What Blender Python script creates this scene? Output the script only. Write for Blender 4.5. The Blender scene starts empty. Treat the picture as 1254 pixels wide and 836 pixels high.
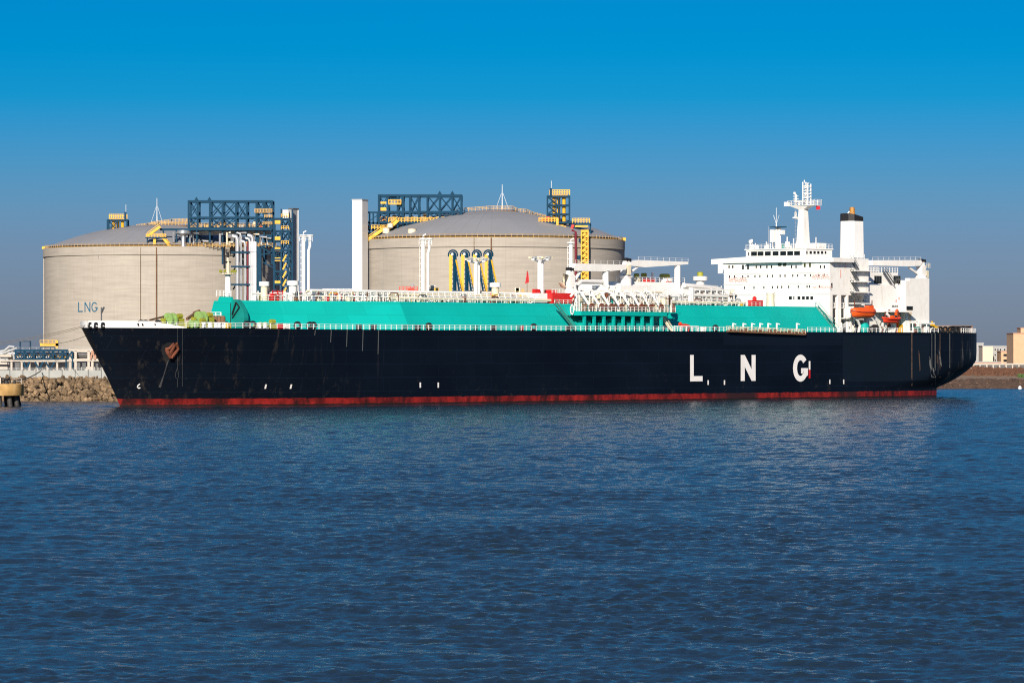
import bpy, math, random
import numpy as np
from mathutils import Vector
random.seed(7); rnd = random.uniform
scene = bpy.context.scene
COL = scene.collection
R = math.radians
# ------------------------------------------------------------------ survey
F, A, X0, Y0, CH, HD, VH = 4783.8, 0.805, -81.13, 808.55, 11.69, 15.95, 428.08
CA, SA = math.cos(A), math.sin(A)
def P(u, v, d): return ((u-627)*d/F, d, CH-(v-VH)*d/F)          # survey sight -> point at distance d
def PX(u, d): return (u-627)*d/F
def PZ(v, d): return CH-(v-VH)*d/F
def SS(u, t):                                                   # ship station on the fore-aft plane t (port +)
    k = (u-627)/F
    return (k*(Y0-t*CA)-X0-t*SA)/(CA-k*SA)
def S(u, v, t):
    s = SS(u, t); d = Y0+s*SA-t*CA
    return s, CH-(v-VH)*d/F
def SZ(v, s, t): return CH-(v-VH)*(Y0+s*SA-t*CA)/F
def T(u, v, s):                                                 # on the athwart plane s -> local y, z
    k = (u-627)/F
    t = (k*(Y0+s*SA)-X0-s*CA)/(SA+k*CA)
    return -t, SZ(v, s, t)

# ------------------------------------------------------------------ materials
def nt(m): return m.node_tree.nodes, m.node_tree.links
def mat(name, col, rough=.5, metal=0., var=.12, scale=.6, rust=0., rustcol=(.30,.12,.04), stretch=(1,1,.12), bump=0., spec=.5):
    m = bpy.data.materials.new(name); m.use_nodes = True
    N, L = nt(m); b = N['Principled BSDF']
    b.inputs['Roughness'].default_value = rough; b.inputs['Metallic'].default_value = metal
    b.inputs['Specular IOR Level'].default_value = spec
    tc = N.new('ShaderNodeTexCoord')
    n1 = N.new('ShaderNodeTexNoise'); n1.inputs['Scale'].default_value = scale; n1.inputs['Detail'].default_value = 5
    L.new(tc.outputs['Object'], n1.inputs['Vector'])
    mr = N.new('ShaderNodeMapRange'); mr.inputs['From Min'].default_value = .3; mr.inputs['From Max'].default_value = .7
    mr.inputs['To Min'].default_value = 1-var; mr.inputs['To Max'].default_value = 1+var*.6
    L.new(n1.outputs['Fac'], mr.inputs['Value'])
    mx = N.new('ShaderNodeVectorMath'); mx.operation = 'SCALE'; mx.inputs[0].default_value = col[:3]
    L.new(mr.outputs[0], mx.inputs['Scale']); out = mx.outputs[0]
    if rust > 0:
        mp = N.new('ShaderNodeMapping'); mp.inputs['Scale'].default_value = stretch
        L.new(tc.outputs['Object'], mp.inputs['Vector'])
        n2 = N.new('ShaderNodeTexNoise'); n2.inputs['Scale'].default_value = 1.1; n2.inputs['Detail'].default_value = 6; n2.inputs['Roughness'].default_value = .65
        L.new(mp.outputs[0], n2.inputs['Vector'])
        r2 = N.new('ShaderNodeMapRange'); r2.inputs['From Min'].default_value = .56; r2.inputs['From Max'].default_value = .78; r2.inputs['To Max'].default_value = rust
        L.new(n2.outputs['Fac'], r2.inputs['Value'])
        mc = N.new('ShaderNodeMix'); mc.data_type = 'RGBA'
        L.new(r2.outputs[0], mc.inputs['Factor']); L.new(out, mc.inputs['A']); mc.inputs['B'].default_value = (*rustcol, 1)
        out = mc.outputs['Result']
    if bump:
        bp = N.new('ShaderNodeBump'); bp.inputs['Strength'].default_value = bump; bp.inputs['Distance'].default_value = .2
        L.new(n1.outputs['Fac'], bp.inputs['Height']); L.new(bp.outputs[0], b.inputs['Normal'])
    L.new(out, b.inputs['Base Color'])
    return m
M = {}
def mk(k, *a, **kw): M[k] = mat(k, *a, **kw)
mk('white', (.80,.78,.74), .45, var=.06, rust=.42, rustcol=(.55,.33,.17))
mk('cleanwhite', (.82,.81,.79), .4, var=.04)
mk('cream', (.72,.64,.47), .5, var=.10, rust=.5, rustcol=(.40,.20,.07))
mk('teal', (.002,.37,.325), .55, var=.07, scale=.15, rust=.10, rustcol=(.01,.25,.21), spec=.15)
_N,_L = nt(M['teal']); _b = _N['Principled BSDF']; _src = _b.inputs['Base Color'].links[0].from_socket
_tc = _N.new('ShaderNodeTexCoord'); _sp = _N.new('ShaderNodeSeparateXYZ'); _L.new(_tc.outputs['Object'],_sp.inputs[0]); _cb = _N.new('ShaderNodeCombineXYZ'); _L.new(_sp.outputs['X'],_cb.inputs['X']); _L.new(_sp.outputs['Z'],_cb.inputs['Y'])
_br = _N.new('ShaderNodeTexBrick'); _L.new(_cb.outputs[0],_br.inputs['Vector']); _br.inputs['Scale'].default_value=1.; _br.inputs['Brick Width'].default_value=9.; _br.inputs['Row Height'].default_value=2.4; _br.inputs['Mortar Size'].default_value=.05; _br.inputs['Color1'].default_value=(.94,.95,.95,1); _br.inputs['Color2'].default_value=(1.04,1.03,1.03,1); _br.inputs['Mortar'].default_value=(.8,.82,.82,1)
_m = _N.new('ShaderNodeMix'); _m.data_type='RGBA'; _m.blend_type='MULTIPLY'; _m.inputs['Factor'].default_value=1.; _L.new(_src,_m.inputs['A']); _L.new(_br.outputs['Color'],_m.inputs['B']); _L.new(_m.outputs['Result'],_b.inputs['Base Color'])
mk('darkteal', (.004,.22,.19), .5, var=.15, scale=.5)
mk('deckgreen', (.02,.16,.13), .7, var=.2)
mk('letter', (.78,.75,.73), .5, var=.08)
mk('black', (.012,.012,.014), .6, var=.3)
mk('glass', (.010,.014,.016), .12, var=.3)
mk('oliveglass', (.055,.065,.02), .2, var=.3)
mk('blue', (.002,.040,.085), .6, var=.18, spec=.15)
mk('yellow', (.72,.40,.02), .5, var=.15, rust=.3, rustcol=(.3,.14,.03))
mk('railyellow', (.50,.31,.10), .6, var=.25)
mk('red', (.55,.012,.012), .5, var=.15)
mk('darkred', (.17,.015,.03), .6, var=.15)
mk('flagred', (.60,.01,.025), .8, var=.1)
mk('orange', (.75,.10,.012), .45, var=.12, rust=.2, rustcol=(.4,.07,.01), scale=.9)
mk('boatred', (.68,.045,.015), .5, var=.12)
mk('rust', (.15,.042,.018), .8, var=.4, scale=1.5)
mk('seamrust', (.075,.045,.03), .8, var=.5, scale=1.)
mk('grey', (.36,.37,.38), .5, var=.15)
mk('darkgrey', (.09,.095,.10), .6, var=.2)
mk('steel', (.52,.53,.54), .32, metal=.7, var=.1)
mk('silver', (.55,.56,.58), .35, metal=.55, var=.12, scale=.3)
mk('lime', (.25,.40,.12), .5, var=.25, scale=1.5)
mk('olive', (.30,.30,.03), .5, var=.2)
mk('brown', (.17,.09,.045), .8, var=.4, scale=2)
mk('ropemat', (.20,.165,.12), .9, var=.2)
mk('panel', (.33,.34,.325), .7, var=.14, rust=.3, rustcol=(.25,.22,.18))
mk('concwhite', (.48,.43,.37), .7, var=.14, rust=.35, rustcol=(.35,.27,.2))
mk('ochre', (.60,.36,.13), .7, var=.3, scale=.7, rust=.6, rustcol=(.72,.52,.28), stretch=(.6,.6,.6))
mk('tan', (.55,.36,.22), .8, var=.1)
mk('pinkbrown', (.40,.22,.15), .8, var=.1)
mk('bcream', (.62,.53,.42), .8, var=.08)
mk('bgrey', (.36,.36,.36), .8, var=.1)
mk('rock', (.31,.21,.12), .9, var=.6, scale=1.1, bump=.9)
_N,_L = nt(M['rock']); _oi = _N.new('ShaderNodeObjectInfo'); _mr = _N.new('ShaderNodeMapRange'); _mr.inputs['To Min'].default_value=.38; _mr.inputs['To Max'].default_value=.98; _L.new(_oi.outputs['Random'],_mr.inputs['Value'])
_b = _N['Principled BSDF']; _src = _b.inputs['Base Color'].links[0].from_socket; _s = _N.new('ShaderNodeVectorMath'); _s.operation='SCALE'; _L.new(_src,_s.inputs[0]); _L.new(_mr.outputs[0],_s.inputs['Scale']); _L.new(_s.outputs[0],_b.inputs['Base Color'])
mk('dolphinpile', (.035,.032,.03), .7, var=.5, scale=1.2)
mk('earth', (.20,.15,.095), .95, var=.4, scale=.12)
mk('shoreearth', (.25,.165,.105), .95, var=.45, scale=.3)
mk('scrub', (.115,.052,.030), .95, var=.4, scale=.5)
mk('fendermat', (.02,.02,.02), .8, var=.3)
mk('domeline', (.22,.225,.24), .6)
mk('dome', (.27,.275,.29), .55, var=.10, scale=.05, rust=.15, rustcol=(.2,.2,.21), stretch=(.1,.1,.1))

def m_concrete():
    m = bpy.data.materials.new('tank_concrete'); m.use_nodes = True; N, L = nt(m); b = N['Principled BSDF']
    b.inputs['Roughness'].default_value = .85; b.inputs['Specular IOR Level'].default_value = .3
    tc = N.new('ShaderNodeTexCoord'); sp = N.new('ShaderNodeSeparateXYZ'); L.new(tc.outputs['Object'], sp.inputs[0])
    at = N.new('ShaderNodeMath'); at.operation = 'ARCTAN2'; L.new(sp.outputs['Y'], at.inputs[0]); L.new(sp.outputs['X'], at.inputs[1])
    ar = N.new('ShaderNodeMath'); ar.operation = 'MULTIPLY'; ar.inputs[1].default_value = 41.; L.new(at.outputs[0], ar.inputs[0])
    cb = N.new('ShaderNodeCombineXYZ'); L.new(ar.outputs[0], cb.inputs['X']); L.new(sp.outputs['Z'], cb.inputs['Y'])
    br = N.new('ShaderNodeTexBrick'); br.offset = 0.; L.new(cb.outputs[0], br.inputs['Vector'])
    br.inputs['Scale'].default_value = 1.; br.inputs['Brick Width'].default_value = 8.6; br.inputs['Row Height'].default_value = 3.9
    br.inputs['Mortar Size'].default_value = .06; br.inputs['Mortar Smooth'].default_value = .6
    br.inputs['Color1'].default_value = (.375,.34,.292,1); br.inputs['Color2'].default_value = (.40,.362,.312,1); br.inputs['Mortar'].default_value = (.335,.298,.25,1)
    n = N.new('ShaderNodeTexNoise'); n.inputs['Scale'].default_value = .22; n.inputs['Detail'].default_value = 8; n.inputs['Roughness'].default_value = .65
    mp = N.new('ShaderNodeMapping'); mp.inputs['Scale'].default_value = (.45,4.5,1); L.new(cb.outputs[0], mp.inputs[0]); L.new(mp.outputs[0], n.inputs['Vector'])
    mr = N.new('ShaderNodeMapRange'); mr.inputs['From Min'].default_value = .3; mr.inputs['From Max'].default_value = .7; mr.inputs['To Min'].default_value = .84; mr.inputs['To Max'].default_value = 1.08
    L.new(n.outputs['Fac'], mr.inputs['Value'])
    n3 = N.new('ShaderNodeTexNoise'); n3.inputs['Scale'].default_value = 1.2; n3.inputs['Detail'].default_value = 4
    mp3 = N.new('ShaderNodeMapping'); mp3.inputs['Scale'].default_value = (1.1,.09,1); L.new(cb.outputs[0], mp3.inputs[0]); L.new(mp3.outputs[0], n3.inputs['Vector'])
    mr3 = N.new('ShaderNodeMapRange'); mr3.inputs['From Min'].default_value = .35; mr3.inputs['From Max'].default_value = .7; mr3.inputs['To Min'].default_value = 1.02; mr3.inputs['To Max'].default_value = .965
    L.new(n3.outputs['Fac'], mr3.inputs['Value'])
    mm = N.new('ShaderNodeMath'); mm.operation = 'MULTIPLY'; L.new(mr.outputs[0], mm.inputs[0]); L.new(mr3.outputs[0], mm.inputs[1])
    sc = N.new('ShaderNodeVectorMath'); sc.operation = 'SCALE'; L.new(br.outputs['Color'], sc.inputs[0]); L.new(mm.outputs[0], sc.inputs['Scale'])
    L.new(sc.outputs[0], b.inputs['Base Color'])
    return m
M['concrete'] = m_concrete()

def m_hull():
    m = bpy.data.materials.new('hull_paint'); m.use_nodes = True; N, L = nt(m); b = N['Principled BSDF']
    b.inputs['Roughness'].default_value = .5; b.inputs['Specular IOR Level'].default_value = .2
    tc = N.new('ShaderNodeTexCoord'); sp = N.new('ShaderNodeSeparateXYZ'); L.new(tc.outputs['Object'], sp.inputs[0])
    def noise(scale, mapping, det=6, ro=.6):
        mp = N.new('ShaderNodeMapping'); mp.inputs['Scale'].default_value = mapping; L.new(tc.outputs['Object'], mp.inputs[0])
        n = N.new('ShaderNodeTexNoise'); n.inputs['Scale'].default_value = scale; n.inputs['Detail'].default_value = det; n.inputs['Roughness'].default_value = ro
        L.new(mp.outputs[0], n.inputs['Vector']); return n.outputs['Fac']
    def rng(x, a, c, lo=0., hi=1.):
        r = N.new('ShaderNodeMapRange'); r.inputs['From Min'].default_value = a; r.inputs['From Max'].default_value = c
        r.inputs['To Min'].default_value = lo; r.inputs['To Max'].default_value = hi; L.new(x, r.inputs['Value']); return r.outputs[0]
    def mul(x, y):
        q = N.new('ShaderNodeMath'); q.operation = 'MULTIPLY'; L.new(x, q.inputs[0]); L.new(y, q.inputs[1]); return q.outputs[0]
    def mix(f, a, c):
        q = N.new('ShaderNodeMix'); q.data_type = 'RGBA'; L.new(f, q.inputs['Factor'])
        for k, v in (('A', a), ('B', c)):
            if isinstance(v, tuple): q.inputs[k].default_value = (*v, 1)
            else: L.new(v, q.inputs[k])
        return q.outputs['Result']
    navy = mix(rng(noise(.05,(1,1,1.5)), .35, .7), (.0011,.0030,.0080), (.0022,.0055,.0125))
    # scuffs, streaks: the lower strakes and the two ends are the most worn
    st = rng(noise(1.0,(.55,.55,.05),7,.7), .56, .80)
    low = rng(sp.outputs['Z'], 9., 1.5); bow = rng(sp.outputs['X'], 62., 25.); aft = rng(sp.outputs['X'], 246., 262.)
    wear = N.new('ShaderNodeMath'); wear.operation = 'MAXIMUM'; L.new(bow, wear.inputs[0]); L.new(aft, wear.inputs[1])
    navy = mix(mul(mul(st, wear.outputs[0]), rng(noise(.12,(1,1,1)), .35, .6, 0., .8)), navy, (.075,.062,.05))
    navy = mix(mul(mul(rng(noise(.9,(.7,.7,.6),8,.75), .56, .75), low), rng(noise(.06,(1,1,.3)), .42, .6, 0., .8)), navy, (.045,.04,.034))
    w2 = mul(rng(noise(.8,(.6,.6,.10),7,.7), .53, .68), mul(aft, rng(sp.outputs['Z'], 14., 9.)))
    navy = mix(mul(w2, rng(noise(.2,(1,1,.4)), .40, .56, 0., .85)), navy, (.35,.36,.36))
    cbx = N.new('ShaderNodeCombineXYZ'); L.new(sp.outputs['X'], cbx.inputs['X']); L.new(sp.outputs['Z'], cbx.inputs['Y'])
    pb = N.new('ShaderNodeTexBrick'); L.new(cbx.outputs[0], pb.inputs['Vector']); pb.inputs['Scale'].default_value = 1.; pb.inputs['Brick Width'].default_value = 11.; pb.inputs['Row Height'].default_value = 2.9; pb.inputs['Mortar Size'].default_value = .045; pb.inputs['Color1'].default_value = (.90,.88,.86,1); pb.inputs['Color2'].default_value = (1.08,1.05,1.02,1); pb.inputs['Mortar'].default_value = (2.2,2.1,2.0,1)
    pm = N.new('ShaderNodeMix'); pm.data_type = 'RGBA'; pm.blend_type = 'MULTIPLY'; pm.inputs['Factor'].default_value = 1.; L.new(navy, pm.inputs['A']); L.new(pb.outputs['Color'], pm.inputs['B']); navy = pm.outputs['Result']
    # dull repaint squares
    def band(x, a, c):
        g = N.new('ShaderNodeMath'); g.operation = 'GREATER_THAN'; L.new(x, g.inputs[0]); g.inputs[1].default_value = a
        l = N.new('ShaderNodeMath'); l.operation = 'LESS_THAN'; L.new(x, l.inputs[0]); l.inputs[1].default_value = c
        return mul(g.outputs[0], l.outputs[0])
    f = N.new('ShaderNodeMath'); f.operation = 'MULTIPLY'; f.inputs[1].default_value = .75
    L.new(mul(band(sp.outputs['X'], SS(1032,21.7), 244.), band(sp.outputs['Z'], 4., 15.2)), f.inputs[0]); navy = mix(f.outputs[0], navy, (.005,.010,.018))
    f = N.new('ShaderNodeMath'); f.operation = 'MULTIPLY'; f.inputs[1].default_value = .5
    L.new(mul(band(sp.outputs['X'], SS(886,21.7), SS(1031,21.7)), band(sp.outputs['Z'], 12.8, 15.8)), f.inputs[0]); navy = mix(f.outputs[0], navy, (.004,.0085,.017))
    redc = mix(rng(noise(.35,(1,1,.6),8,.75), .38, .60), (.29,.019,.016), (.085,.008,.009))
    redc = mix(rng(noise(.16,(1,1,.4),6,.7), .50, .62), redc, (.030,.008,.009))
    redc = mix(mul(rng(noise(.05,(1,1,.1),3,.5), .54, .62), rng(sp.outputs['X'], 120., 150.)), redc, (.030,.012,.014))
    z2 = N.new('ShaderNodeMath'); z2.operation = 'ADD'; L.new(sp.outputs['Z'], z2.inputs[0]); L.new(rng(noise(.5,(1,1,.2)), .3, .7, -.10, .10), z2.inputs[1])
    col = mix(rng(z2.outputs[0], 1.52, 1.58), redc, navy)
    col = mix(rng(z2.outputs[0], .42, .22), col, (.012,.010,.009))
    L.new(col, b.inputs['Base Color'])
    nb = noise(.35,(1,1,1),3); bp = N.new('ShaderNodeBump'); bp.inputs['Strength'].default_value = .12; bp.inputs['Distance'].default_value = .3
    L.new(nb, bp.inputs['Height']); L.new(bp.outputs[0], b.inputs['Normal'])
    return m
M['hull'] = m_hull()

def m_water():
    m = bpy.data.materials.new('sea_water'); m.use_nodes = True; N, L = nt(m); b = N['Principled BSDF']
    b.inputs['Base Color'].default_value = (.013,.026,.038,1); b.inputs['Roughness'].default_value = .14; b.inputs['IOR'].default_value = 1.333
    tc = N.new('ShaderNodeTexCoord')
    def nz(scale, sx, det):
        mp = N.new('ShaderNodeMapping'); mp.inputs['Scale'].default_value = sx; mp.inputs['Rotation'].default_value = (0,0,.25); L.new(tc.outputs['Object'], mp.inputs[0])
        n = N.new('ShaderNodeTexNoise'); n.inputs['Scale'].default_value = scale; n.inputs['Detail'].default_value = det; n.inputs['Roughness'].default_value = .6; n.inputs['Distortion'].default_value = .4
        L.new(mp.outputs[0], n.inputs['Vector']); return n.outputs['Fac']
    b1 = N.new('ShaderNodeBump'); b1.inputs['Strength'].default_value = 1.; b1.inputs['Distance'].default_value = .36; L.new(nz(.8,(.8,1,1),5), b1.inputs['Height'])
    b2 = N.new('ShaderNodeBump'); b2.inputs['Strength'].default_value = 1.; b2.inputs['Distance'].default_value = .08; L.new(nz(2.8,(1,1,1),4), b2.inputs['Height']); L.new(b1.outputs[0], b2.inputs['Normal'])
    b3 = N.new('ShaderNodeBump'); b3.inputs['Strength'].default_value = 1.; b3.inputs['Distance'].default_value = .035; L.new(nz(8.,(1.1,1,1),3), b3.inputs['Height']); L.new(b2.outputs[0], b3.inputs['Normal'])
    L.new(b3.outputs[0], b.inputs['Normal'])
    return m
M['water'] = m_water()

# ------------------------------------------------------------------ mesh builder
class MB:
    def __init__(s): s.v = []; s.f = []; s.smooth = False
    def add(s, vs, fs):
        o = len(s.v); s.v += [tuple(p) for p in vs]; s.f += [tuple(i+o for i in f) for f in fs]; return s
    def box(s, x0, x1, y0, y1, z0, z1):
        if x0 > x1: x0, x1 = x1, x0
        if y0 > y1: y0, y1 = y1, y0
        if z0 > z1: z0, z1 = z1, z0
        return s.add([(x0,y0,z0),(x1,y0,z0),(x1,y1,z0),(x0,y1,z0),(x0,y0,z1),(x1,y0,z1),(x1,y1,z1),(x0,y1,z1)],
              [(0,3,2,1),(4,5,6,7),(0,1,5,4),(1,2,6,5),(2,3,7,6),(3,0,4,7)])
    def bar(s, p, q, w, h=None):
        h = h or w; p, q = Vector(p), Vector(q); d = q-p
        if d.length < 1e-6: return s
        d.normalize(); up = Vector((0,0,1)) if abs(d.z) < .95 else Vector((1,0,0))
        a = d.cross(up).normalized()*w/2; b = a.cross(d).normalized()*h/2
        return s.add([p-a-b,p+a-b,p+a+b,p-a+b,q-a-b,q+a-b,q+a+b,q-a+b],[(0,1,2,3),(7,6,5,4),(0,4,5,1),(1,5,6,2),(2,6,7,3),(3,7,4,0)])
    def tube(s, pts, r, n=8, r2=None):
        pts = [Vector(p) for p in pts]; m = len(pts); rings = []
        for i, p in enumerate(pts):
            d = (pts[min(i+1,m-1)]-pts[max(i-1,0)]).normalized()
            up = Vector((0,0,1)) if abs(d.z) < .9 else Vector((1,0,0))
            a = d.cross(up).normalized(); b = a.cross(d)
            rr = r if r2 is None else r+(r2-r)*i/(m-1)
            rings.append([p+a*rr*math.cos(2*math.pi*k/n)+b*rr*math.sin(2*math.pi*k/n) for k in range(n)])
        vs = [p for g in rings for p in g]; fs = []
        for i in range(m-1):
            for k in range(n): fs.append((i*n+k, i*n+(k+1)%n, (i+1)*n+(k+1)%n, (i+1)*n+k))
        fs.append(tuple(range(n-1,-1,-1))); fs.append(tuple((m-1)*n+k for k in range(n)))
        return s.add(vs, fs)
    def lathe(s, prof, c=(0,0,0), n=16, a0=0., a1=2*math.pi):
        full = abs(a1-a0-2*math.pi) < 1e-6; k = n if full else n+1; vs = []; fs = []
        for r, z in prof:
            for i in range(k):
                t = a0+(a1-a0)*i/n; vs.append((c[0]+r*math.cos(t), c[1]+r*math.sin(t), c[2]+z))
        for j in range(len(prof)-1):
            for i in range(n):
                i2 = (i+1) % k; fs.append((j*k+i, j*k+i2, (j+1)*k+i2, (j+1)*k+i))
        return s.add(vs, fs)
    def prism(s, poly, y0, y1):            # poly in (x,z), swept along y
        n = len(poly); vs = [(x,y0,z) for x,z in poly]+[(x,y1,z) for x,z in poly]
        fs = [tuple(range(n)), tuple(range(2*n-1,n-1,-1))]+[(i,i+n,(i+1)%n+n,(i+1)%n) for i in range(n)]
        return s.add(vs, fs)
    def vprism(s, poly, z0, z1):           # poly in (x,y)
        n = len(poly); vs = [(x,y,z0) for x,y in poly]+[(x,y,z1) for x,y in poly]
        fs = [tuple(range(n-1,-1,-1)), tuple(range(n,2*n))]+[(i,(i+1)%n,(i+1)%n+n,i+n) for i in range(n)]
        return s.add(vs, fs)
    def rail(s, p, q, h=1.05, step=1.6, w=.09, rails=3):
        p, q = Vector(p), Vector(q); L = (q-p).length; n = max(1, round(L/step))
        for i in range(n+1):
            c = p+(q-p)*i/n; s.bar(c, c+Vector((0,0,h)), w)
        for k in range(rails):
            z = Vector((0,0,h*(k+1)/rails)); s.bar(p+z, q+z, w*.7)
        return s
    def build(s, name, m, parent=None, smooth=False, loc=None):
        me = bpy.data.meshes.new(name); me.from_pydata(s.v, [], s.f); me.update()
        me.materials.append(M[m] if isinstance(m, str) else m)
        if smooth or s.smooth:
            me.polygons.foreach_set('use_smooth', [True]*len(me.polygons))
            try: me.set_sharp_from_angle(angle=R(38))
            except Exception: pass
        o = bpy.data.objects.new(name, me); COL.objects.link(o)
        if parent: o.parent = parent
        if loc: o.location = loc
        return o
def tag(o, label, cat, group=None):
    o['label'] = label; o['category'] = cat
    if group: o['group'] = group
    return o
def thing(name, label, cat, loc=(0,0,0), rz=0., group=None):
    o = bpy.data.objects.new(name, None); COL.objects.link(o); o.empty_display_size = .5
    o.location = loc; o.rotation_euler = (0,0,rz); return tag(o, label, cat, group)
def struct(o): o['kind'] = 'structure'; return o
def copy_tree(o, parent=None, seen=None):
    c = o.copy(); COL.objects.link(c)
    if parent: c.parent = parent
    for ch in list(o.children): copy_tree(ch, c)
    return c
def letter(ch, w, h, st):
    if ch == 'L': return [[(0,0),(st,0),(st,h),(0,h)], [(st,0),(w,0),(w,st*.95),(st,st*.95)]]
    if ch == 'N':
        dv = st*1.9
        return [[(0,0),(st,0),(st,h),(0,h)], [(w-st,0),(w,0),(w,h),(w-st,h)], [(st,h),(st,h-dv),(w-st,0),(w-st,dv)]]
    out = []; n = 18; a0, a1 = R(38), R(322)
    for i in range(n):
        q = []
        for a, k in ((i,0),(i+1,0),(i+1,1),(i,1)):
            t = a0+(a1-a0)*a/n; rx = w/2-(st if k else 0); rz = h/2-(st*.9 if k else 0)
            q.append((w/2+rx*math.cos(t), h/2+rz*math.sin(t)))
        out.append(q)
    e = R(322); ex, ez = w/2+(w/2)*math.cos(e), h/2+(h/2)*math.sin(e); ix, iz = w/2+(w/2-st)*math.cos(e), h/2+(h/2-st*.9)*math.sin(e)
    out.append([(ix,iz),(ex,ez),(w,ez+.3),(w,.5*h),(w-st,.5*h)][:5])
    out.append([(w*.54,.5*h),(w*.54,.5*h-st*.85),(w-st*1.0-.0,.5*h-st*.85),(w-st*1.0,.5*h)])
    return out
def text_mesh(txt, size):
    cu = bpy.data.curves.new('writing', 'FONT'); cu.body = txt; cu.size = size; cu.resolution_u = 2
    o = bpy.data.objects.new('writing', cu); COL.objects.link(o)
    dg = bpy.context.evaluated_depsgraph_get(); me = bpy.data.meshes.new_from_object(o.evaluated_get(dg))
    vs = [tuple(v.co) for v in me.vertices]; fs = [tuple(p.vertices) for p in me.polygons]
    bpy.data.objects.remove(o); bpy.data.curves.remove(cu); bpy.data.meshes.remove(me)
    return vs, fs

# ================================================================== SEA
def build_sea():
    rs = np.random.RandomState(3)
    rows = []; y = 12.
    while y < 95: rows.append(y); y *= 1.06
    while y < 330: rows.append(y); y += max(.12, .00105*y)
    while y < 1350: rows.append(y); y += .0016*y
    while y < 16000: rows.append(y); y *= 1.14
    yy = np.array(rows)
    core = np.arange(-.152, .1521, .00052)
    side = [.17,.19,.22,.27,.34,.45,.62,.9,1.4]
    tt = np.concatenate([-np.array(side[::-1]), core, np.array(side)])
    Y, Tn = np.meshgrid(yy, tt, indexing='ij'); X = Y*Tn
    fine = (np.clip((.18-np.abs(Tn))/.02, 0, 1)*np.clip((Y-70)/25, 0, 1)*np.clip((1500-Y)/200, 0, 1))
    Z = np.zeros_like(X); DX = np.zeros_like(X); DY = np.zeros_like(X)
    # slow patches of rougher and calmer water
    g = np.zeros_like(X)
    for i in range(10):
        lam = rs.uniform(22, 90); th = rs.uniform(0, 6.28); g += np.sin(2*np.pi/lam*(X*np.cos(th)+Y*np.sin(th))+rs.uniform(0,6.28))
    g = np.clip(.95+.09*g, .5, 1.5)
    for i in range(260):
        lam = .30*math.exp(rs.uniform(0, 1)**1.1*math.log(10./.30)); k = 2*np.pi/lam
        th = R(250)+rs.normal(0, .75)
        slope = .024*(1 if lam < .9 else (.9/lam)**.62)*rs.uniform(.6, 1.3); amp = slope/k
        att = np.clip((lam-.0019*Y)/(.0022*Y), 0, 1)     # drop what the grid cannot carry
        ph = k*(X*math.cos(th)+Y*math.sin(th))+rs.uniform(0, 6.28)
        s_, c_ = np.sin(ph), np.cos(ph); a = amp*att*(g if lam < 3 else 1.)
        Z += a*s_; DX += .8*a*math.cos(th)*c_; DY += .8*a*math.sin(th)*c_
    Z = Z*fine; X = X+DX*fine; Y2 = Y+DY*fine
    nr, nc = X.shape
    co = np.stack([X, Y2, Z], -1).reshape(-1, 3).astype(np.float32)
    idx = np.arange(nr*nc).reshape(nr, nc)
    q = np.stack([idx[:-1,:-1], idx[:-1,1:], idx[1:,1:], idx[1:,:-1]], -1).reshape(-1)
    me = bpy.data.meshes.new('sea'); nf = len(q)//4
    me.vertices.add(len(co)); me.vertices.foreach_set('co', co.ravel())
    me.loops.add(len(q)); me.loops.foreach_set('vertex_index', q.astype(np.int32))
    me.polygons.add(nf); me.polygons.foreach_set('loop_start', np.arange(0, len(q), 4, dtype=np.int32))
    me.polygons.foreach_set('use_smooth', np.ones(nf, dtype=bool))
    me.update(); me.validate(); me.materials.append(M['water'])
    o = bpy.data.objects.new('sea', me); COL.objects.link(o); struct(o)
build_sea()

# ================================================================== SHIP
ship = thing('gas_tanker', 'long dark blue gas tanker ship with teal trunk deck and white superstructure', 'ship', (X0,Y0,0), A)
B = 21.7
DK = HD
S_STERN = 274.5
T_STERN = (lambda k: (k*(Y0+S_STERN*SA)-X0-S_STERN*CA)/(SA+k*CA))((1193-627)/F)
S_BOW = SS(106.5, 0)
SE0 = SS(1147,18)
def deck_z(s): return DK+.35*max(0., min(1., (40-s)/50.))
def hull_half(u, z):
    zt = max(0., min(1., z/16.3))
    q = max(0., min(1., (z-2.2)/7.5)); g = 1-(1-q)**2
    s0 = S_BOW*zt; se = SE0+(S_STERN-SE0)*g; tb = 18.+(T_STERN-18.)*g
    s = s0+u*(se-s0)
    Lb = 62-18*zt; x = max(0., min(1., (s-s0)/Lb)); fb = (1-(1-x)**2.3)**(.92-.22*zt)
    Ls = 34-12*g; y = max(0., min(1., (s-(se-Ls))/Ls)); t = B*fb*(1-(1-tb/B)*y**2.6)
    return s, t
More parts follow.
